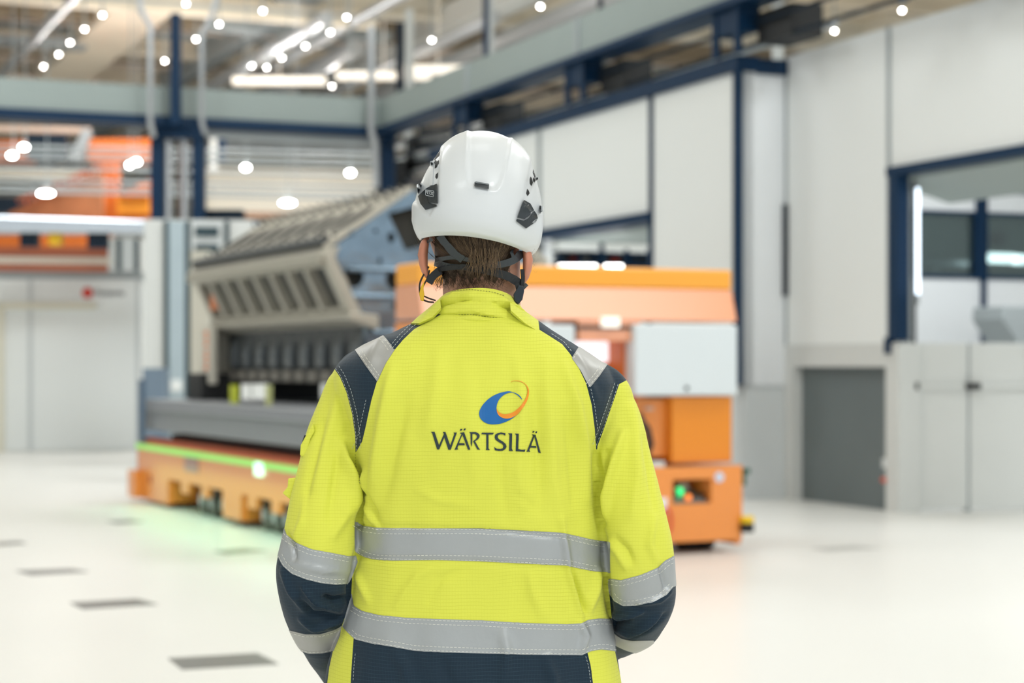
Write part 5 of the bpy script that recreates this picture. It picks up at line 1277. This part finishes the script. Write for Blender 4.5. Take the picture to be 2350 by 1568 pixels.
# ---------------- helmet
HYC = 3.03; hcx, hcy = 1093, 557; roll = math.radians(8.0); S = HYC/FPX
prof = [(-14, 128), (-6, 136), (8, 144), (25, 149), (45, 151), (65, 151), (95, 147.5), (120, 142), (150, 132), (175, 121), (200, 108), (220, 92), (236, 74), (247, 54), (254, 34), (258, 14), (259, 0.5)]
NH = 200
prof_s = [tuple(q) for q in catmull(prof, 6)]
rings = []; c0 = P(hcx, hcy, HYC); R_ = Matrix.Rotation(roll, 3, 'Y')
for h, a in prof_s:
    ring = []
    for k in range(NH):
        t = 2*math.pi*k/NH; ct, st = math.cos(t), math.sin(t)
        ax = abs(ct)**.93*(1 if ct > 0 else -1); ay = abs(st)**.93*(1 if st > 0 else -1)
        hh = h+(12*max(0, 1-h/60))*(max(0, -st))**2 + (62*max(0, 1-h/90))*max(0, st)**1.3     # rim rises a little at the back
        sx = -6*max(0, min(1, (h-0)/60))+ 0
        ring.append(c0+R_ @ Vector(((sx+a*ax)*S, a*(1.22 if st < 0 else 1.30)*ay*S-.002, hh*S)))
    rings.append(ring)
mb = MB(); mb.loft(rings, cap=False)
mb.bm.verts.ensure_lookup_table()
bmesh.ops.contextual_create(mb.bm, geom=mb.bm.verts[-NH:])
bmesh.ops.recalc_face_normals(mb.bm, faces=mb.bm.faces)
hb = mb.bm
co = coords(hb); N = normals(hb); X, Y = px_of(co); back = N[:, 1] < .1
D = np.zeros(len(co))
def ss(x, a, b): t = np.clip((x-a)/(b-a), 0, 1); return t*t*(3-2*t)
# centre panel: raised border line round a slightly sunken field
pan = [(1076, 280), (1074, 330), (1072, 370), (1074, 412), (1082, 428), (1105, 434), (1138, 437), (1150, 420), (1160, 385), (1168, 345), (1175, 300), (1178, 280)]
s1 = sdf(X, Y, pan)
D += np.where(back, -2.2*(1-ss(s1, -5, 1)) + 1.1*np.exp(-((s1-3)/3.0)**2), 0)
# recessed flanks that hold the vents
fl = [(1009, 300), (1011, 345), (1008, 400), (1006, 440), (1000, 470), (985, 500), (950, 470), (900, 400), (960, 300)]
fr_ = [(1222, 360), (1212, 400), (1203, 440), (1199, 462), (1230, 500), (1260, 480), (1290, 400), (1260, 340)]
for f_ in (fl, fr_):
    s1 = sdf(X, Y, f_); D += np.where(back, -3.2*(1-ss(s1, -5, 1.0)), 0)
# rim swell
s1, _, _ = seg_dist(X, Y, [(948, 505), (965, 530), (1010, 530), (1080, 532), (1140, 545), (1200, 568), (1232, 560), (1246, 510)], False)
D += np.where(back, .9*np.exp(-(s1/5)**2), 0)
for v, d, nn in zip(hb.verts, D, N): v.co += Vector(nn)*float(d)*.001
bmesh.ops.smooth_vert(hb, verts=hb.verts, factor=.5, use_axis_x=True, use_axis_y=True, use_axis_z=True)
helm_bvh = BVHTree.FromBMesh(hb)
helmet = mb.build('helmet', M_helm, person, smooth=True); helmet['label'] = 'white vented safety helmet with charcoal side clips'
helmet.data.normals_split_custom_set_from_vertices([tuple(v.normal) for v in helmet.data.vertices]) if False else None
so = helmet.modifiers.new('shell', 'SOLIDIFY'); so.thickness = .0035; so.offset = -1
def Z1(l): return [(900+a/3.485, 270+b/3.485) for a, b in l]
def HD(name, l, m, lift, thick, z=True, step=5): return decal(name, [Z1(l)] if z else [l], helm_bvh, m, helmet, OFF, lift=lift, thick=thick, step=step, Yf=2.93)
M_clipd = mat('charcoal_plastic_dark', (36, 43, 48), .38, var=.1)
HD('headlamp_clip', [(364, 533), (369, 690), (300, 680), (288, 640), (272, 575), (300, 558)], M_clip, .0015, .0035)
HD('headlamp_clip', [(268, 577), (284, 640), (296, 684), (358, 700), (360, 712), (330, 722), (270, 739), (230, 690), (211, 632), (240, 603)], M_clipd, .0010, .003)
HD('headlamp_clip', [(1047, 660), (1100, 690), (1128, 742), (1090, 785), (1052, 813), (997, 801), (1020, 735)], M_clip, .0015, .0035)
HD('headlamp_clip', [(1131, 745), (1150, 772), (1161, 806), (1145, 835), (1068, 886), (990, 828), (996, 812), (1048, 826), (1086, 805)], M_clipd, .0010, .003)
HD('rear_clip', [(660, 520), (774, 540), (771, 578), (656, 557)], M_clipd, .002, .004)
HD('rear_clip', [(668, 524), (768, 541), (767, 554), (664, 538)], mat('grey_clip_top', (112, 118, 122), .4), .0063, .0006)
for l in ([(381, 270), (378, 300), (350, 332), (332, 345), (352, 308)], [(348, 338), (358, 350), (345, 372), (334, 362)], [(376, 340), (374, 368), (366, 376), (358, 398), (342, 406), (345, 375), (362, 350)], [(368, 440), (366, 478), (356, 491), (346, 478), (350, 455)],
          [(1128, 412), (1136, 440), (1148, 478), (1140, 482), (1124, 440)], [(1106, 472), (1116, 488), (1124, 520), (1114, 548), (1100, 528), (1100, 492)], [(1132, 476), (1140, 500), (1138, 520), (1128, 512), (1126, 490)], [(1080, 570), (1092, 588), (1098, 606), (1082, 628), (1071, 606)],
          [(1146, 482), (1164, 478), (1168, 492), (1150, 506)], [(216, 530), (232, 524), (232, 540), (218, 552)], [(1178, 706), (1192, 708), (1190, 724), (1178, 734)]):
    HD('vent', l, mat('vent_dark', (22, 26, 28), .6), .0004, .0004, step=4)
# white side ledges where the goggle band sits
HD('side_ledge', [(196, 536), (235, 524), (240, 560), (232, 600), (208, 625), (196, 590)], M_helm, .0002, .0012)
HD('side_ledge', [(1180, 700), (1212, 716), (1206, 745), (1160, 800), (1150, 770), (1172, 740)], M_helm, .0002, .0012)
for s_, l in ((-1, [(305, 350), (328, 346), (330, 400), (325, 540), (300, 545), (300, 430)]),):
    HD('side_rib', l, M_helm, .0002, .0018)
# writing on the clips
def text_decal(txt, px, py, size, ang, m, lift, shear=0.0, xs=1.0, name='clip_lettering'):
    cu = bpy.data.curves.new('txt', 'FONT'); cu.body = txt; cu.size = size; cu.align_x = 'CENTER'; cu.align_y = 'CENTER'; cu.shear = shear; cu.offset = .004*size
    me = text_mesh(cu); bm = bmesh.new(); bm.from_mesh(me); t = math.radians(ang)
    for v in bm.verts:
        x, y = v.co.x*xs, v.co.y; X_ = px+x*math.cos(t)-y*math.sin(t)*-1*-1; Y_ = py-(x*math.sin(t)+y*math.cos(t))
        X_ = px+x*math.cos(t)-y*math.sin(t)
        h, nn = hit(helm_bvh, X_, Y_)
        v.co = (h+nn*lift) if h is not None else P(X_, Y_, 2.93)
    bm.transform(Matrix.Translation(-OFF)); me2 = bpy.data.meshes.new(name); bm.to_mesh(me2); bm.free(); me2.materials.append(m)
    o = bpy.data.objects.new(name, me2); COL.objects.link(o); o.parent = helmet
M_prt = mat('pale_print', (214, 220, 224), .5, var=0)
text_decal('PETZL', 992.5, 446.0, 9.5, -14, M_prt, .0058, xs=.72)
text_decal('VERTEX', 1222.8, 507, 6.2, 36, M_prt, .0050, xs=.72)
for a, b in (((983, 438.5), (1001, 441)), ((983, 438.5), (983, 449.5)), ((983, 450.5), (1001.5, 454.5)), ((1001, 441), (1002, 453))):
    d = Vector((b[0]-a[0], b[1]-a[1])); nn = Vector((-d.y, d.x)).normalized()*.45
    HD('clip_lettering', [(a[0]-nn.x, a[1]-nn.y), (b[0]-nn.x, b[1]-nn.y), (b[0]+nn.x, b[1]+nn.y), (a[0]+nn.x, a[1]+nn.y)], M_prt, .0054, .0003, z=False)

# ---------------- hair
def strand_mesh(strands, r=.0004):
    vs = []; fs = []
    for pts in strands:
        n0 = len(vs); m = len(pts)
        for i, p in enumerate(pts):
            rr2 = r*(1-.7*i/(m-1))
            for k in range(3):
                a = 2*math.pi*k/3; vs.append((p[0]+rr2*math.cos(a)-OFF.x, p[1]+rr2*math.sin(a)*.8-OFF.y, p[2]+rr2*.3*math.sin(a)-OFF.z))
        for i in range(m-1):
            for k in range(3): fs.append((n0+i*3+k, n0+i*3+(k+1) % 3, n0+(i+1)*3+(k+1) % 3, n0+(i+1)*3+k))
    return vs, fs
def hairobj(name, strands, m, r, parent):
    vs, fs = strand_mesh(strands, r); me = bpy.data.meshes.new(name); me.from_pydata(vs, [], fs); me.materials.append(m)
    for p in me.polygons: p.use_smooth = True
    o = bpy.data.objects.new(name, me); COL.objects.link(o); o.parent = parent; return o
def hy(px, py, d=0.0):
    h, nn = hit(body_bvh, px, py)
    if h is None or h.y > 3.15: return P(px, py, 2.99)
    return h+nn*d
# scalp hair: a cap shaped by offsetting the skull, from the helmet down to the nape
cap = MB(); pts = {}
g0 = []
for j, py in enumerate(range(520, 662, 6)):
    row = []
    lo = 998+max(0, (py-600))*.5; hi = 1176-max(0, (py-600))*.5
    for i in range(25):
        px = lo+(hi-lo)*i/24; edge = 1-abs(i-12)/12
        fade = max(-.5, min(1, (638+9*math.sin(i*1.9)+6*math.sin(i*.7)-py)/24))*min(1, edge*4+.05)
        row.append(hy(px, py, .0002+.0050*fade))
    g0.append(row)
vs = [p for r in g0 for p in r]; nr = len(g0)
cap.raw(vs, [(j*25+i, j*25+i+1, (j+1)*25+i+1, (j+1)*25+i) for j in range(nr-1) for i in range(24)])
hair = cap.build('hair', mat('dark_brown_hair', (80, 64, 50), .6, var=.4, vscale=90), person, smooth=True); hair['label'] = 'brown hair gathered under the helmet'
R2 = random.Random(11)
st = []; sl_ = []
for i in range(520):     # hair combed down to the tail behind the neck
    a = R2.uniform(998, 1180); tx = 1108+(a-1090)*.22+R2.uniform(-14, 14); py0 = R2.uniform(528, 556); py1 = R2.uniform(600, 618)
    pts = []
    for k in range(7):
        t = k/6; pts.append(hy(a+(tx-a)*t**1.2+R2.uniform(-.6, .6), py0+(py1-py0)*t, .0055+.003*math.sin(t*3)+R2.uniform(0, .0015)))
    (st if i % 3 else sl_).append(pts)
for i in range(150):      # the wisp that escapes over the strap
    a = 1088+R2.uniform(-6, 46); b = a+R2.uniform(-16, 12); py0 = R2.uniform(560, 590); py1 = R2.uniform(612, 642)
    pts = [hy(a+(b-a)*t+R2.uniform(-1, 1), py0+(py1-py0)*t, .017+.004*math.sin(t*3.1)) for t in [k/6 for k in range(7)]]
    (st if i % 2 else sl_).append(pts)
for i in range(520):      # curly nape hair under the strap
    x = R2.uniform(1000, 1165); y = R2.uniform(606, 640)+ (8 if x < 1100 else 0); an = R2.uniform(0, 6.28); rad = R2.uniform(3, 9); tw = R2.choice((-1, 1))*R2.uniform(1.5, 4.5)
    pts = [hy(x+rad*math.cos(an+tw*t)+14*t*R2.uniform(-.2, .2), y+rad*math.sin(an+tw*t)+16*t, .002+.006*t) for t in [k/7 for k in range(8)]]
    st.append(pts)
for i in range(36):       # loose curls over the collar
    x = R2.uniform(1015, 1150); y = R2.uniform(640, 655); pts = [hy(x+5*math.sin(5*t+i)+R2.uniform(-.5, .5), y+R2.uniform(14, 22)*t, .004+.016*t) for t in [k/8 for k in range(9)]]; st.append(pts)
hairobj('hair_strands', st, M_hair, .00042, hair); hairobj('hair_strands', sl_, M_hairl, .00042, hair)
fly = []
for i in range(46):       # flyaway hair round the ears
    sd = -1 if i % 2 else 1; x0 = 972 if sd < 0 else 1216; y0 = R2.uniform(545, 620)
    p0 = P(x0+sd*R2.uniform(-4, 2), y0, 3.0); an = R2.uniform(.2, 2.6); pts = []; x, y = x0+0.0, y0+0.0
    for k in range(9):
        pts.append(P(x, y, 3.0-.002*k)); x += sd*R2.uniform(.5, 3.6); y += math.sin(an+k*.45)*5-1.0
    fly.append(pts)
hairobj('loose_hair', fly, M_hairl, .00016, hair)

# ---------------- harness: cradle band, nape strap, chin strap, buckles
def ribbon(name, pts, w, lift, th, m, parent, yover=None, n=5):
    """pts (px, py[, w]) along the strap; laid over the head at the given height"""
    c = [tuple(q) for q in catmull(pts, n)]; ce = [Vector(q[:2]) for q in c]; rings = []
    for i, q in enumerate(ce):
        t = (ce[min(i+1, len(ce)-1)]-ce[max(i-1, 0)]).normalized(); nn = Vector((-t.y, t.x))*(w/2)
        o_ = []
        for s_ in (-1, 1):
            a = q+nn*s_; base = hy(a.x, a.y, lift) if yover is None else P(a.x, a.y, yover(i/(len(ce)-1)))
            o_.append(base)
        tk = Vector((0, -th, 0)); rings.append([o_[0], o_[1], o_[1]+tk, o_[0]+tk])
    mb = MB(); mb.loft(rings); return mb.build(name, m, parent, bevel=.0006)
har = ribbon('harness', [(974, 540), (984, 566), (1003, 588), (1030, 602), (1062, 607), (1100, 609), (1135, 606), (1165, 597), (1186, 580)], 16, .0115, .003, M_clip, person); har['label'] = 'black helmet harness with chin strap'
ribbon('cradle_arm', [(1022, 538), (1035, 556), (1050, 574), (1068, 588)], 15, .013, .003, M_clip, har)
ribbon('cradle_arm', [(1012, 590), (1050, 584), (1090, 592), (1130, 600)], 9, .0115, .003, M_clip, har)
ribbon('cradle_arm', [(988, 556), (1006, 546)], 6, .0115, .003, M_clip, har)
ribbon('cradle_arm', [(1168, 596), (1162, 576)], 6, .0115, .003, M_clip, har)
ribbon('nape_strap', [(984, 650), (996, 632), (1024, 614), (1060, 606), (1095, 612), (1130, 622), (1155, 632), (1178, 650), (1191, 668)], 18, .0135, .002, M_strap, har)
for l, w in (([(984, 612), (970, 635), (963, 655), (966, 682), (980, 692), (996, 694)], 4.5), ([(986, 620), (980, 640), (970, 660), (968, 676)], 4.0), ([(966, 676), (982, 684), (1000, 690)], 4.0)):
    mb = MB(); c = catmull([tuple(P(a, b, 2.99)) for a, b in l], 5); mb.tube([Vector(q) for q in c], w/2*S*.9, 8); mb.build('chin_cord', mat('dark_brown_cord', (48, 42, 38), .7, var=.4, vscale=300), har, smooth=True)
mb = MB(); v = [(974, 646), (966, 658), (962, 674), (965, 690), (972, 692), (974, 676), (972, 664)]
mb.raw([P(a, b, 2.982) for a, b in v]+[P(a, b, 2.99) for a, b in v], [tuple(range(7)), tuple(range(13, 6, -1))]+[(i, 7+i, 7+(i+1) % 7, (i+1) % 7) for i in range(7)]); mb.build('yellow_clip', mat('clip_yellow', (222, 176, 20), .4), har, bevel=.001)
ribbon('chin_strap', [(1198, 618), (1200, 640), (1198, 660)], 9, 0, .003, M_strap, har, yover=lambda t: 2.985)
ribbon('chin_strap', [(1186, 650), (1190, 672), (1186, 694)], 10, 0, .003, M_strap, har, yover=lambda t: 2.975)
mb = MB(); v = [(1190, 654), (1201, 656), (1203, 668), (1199, 688), (1190, 699), (1180, 692), (1178, 676), (1186, 664)]
mb.raw([P(a, b, 2.962) for a, b in v]+[P(a, b, 2.978) for a, b in v], [tuple(range(8)), tuple(range(15, 7, -1))]+[(i, 8+i, 8+(i+1) % 8, (i+1) % 8) for i in range(8)]); mb.build('buckle', mat('blue_black_plastic', (26, 38, 48), .3), har, bevel=.0015)
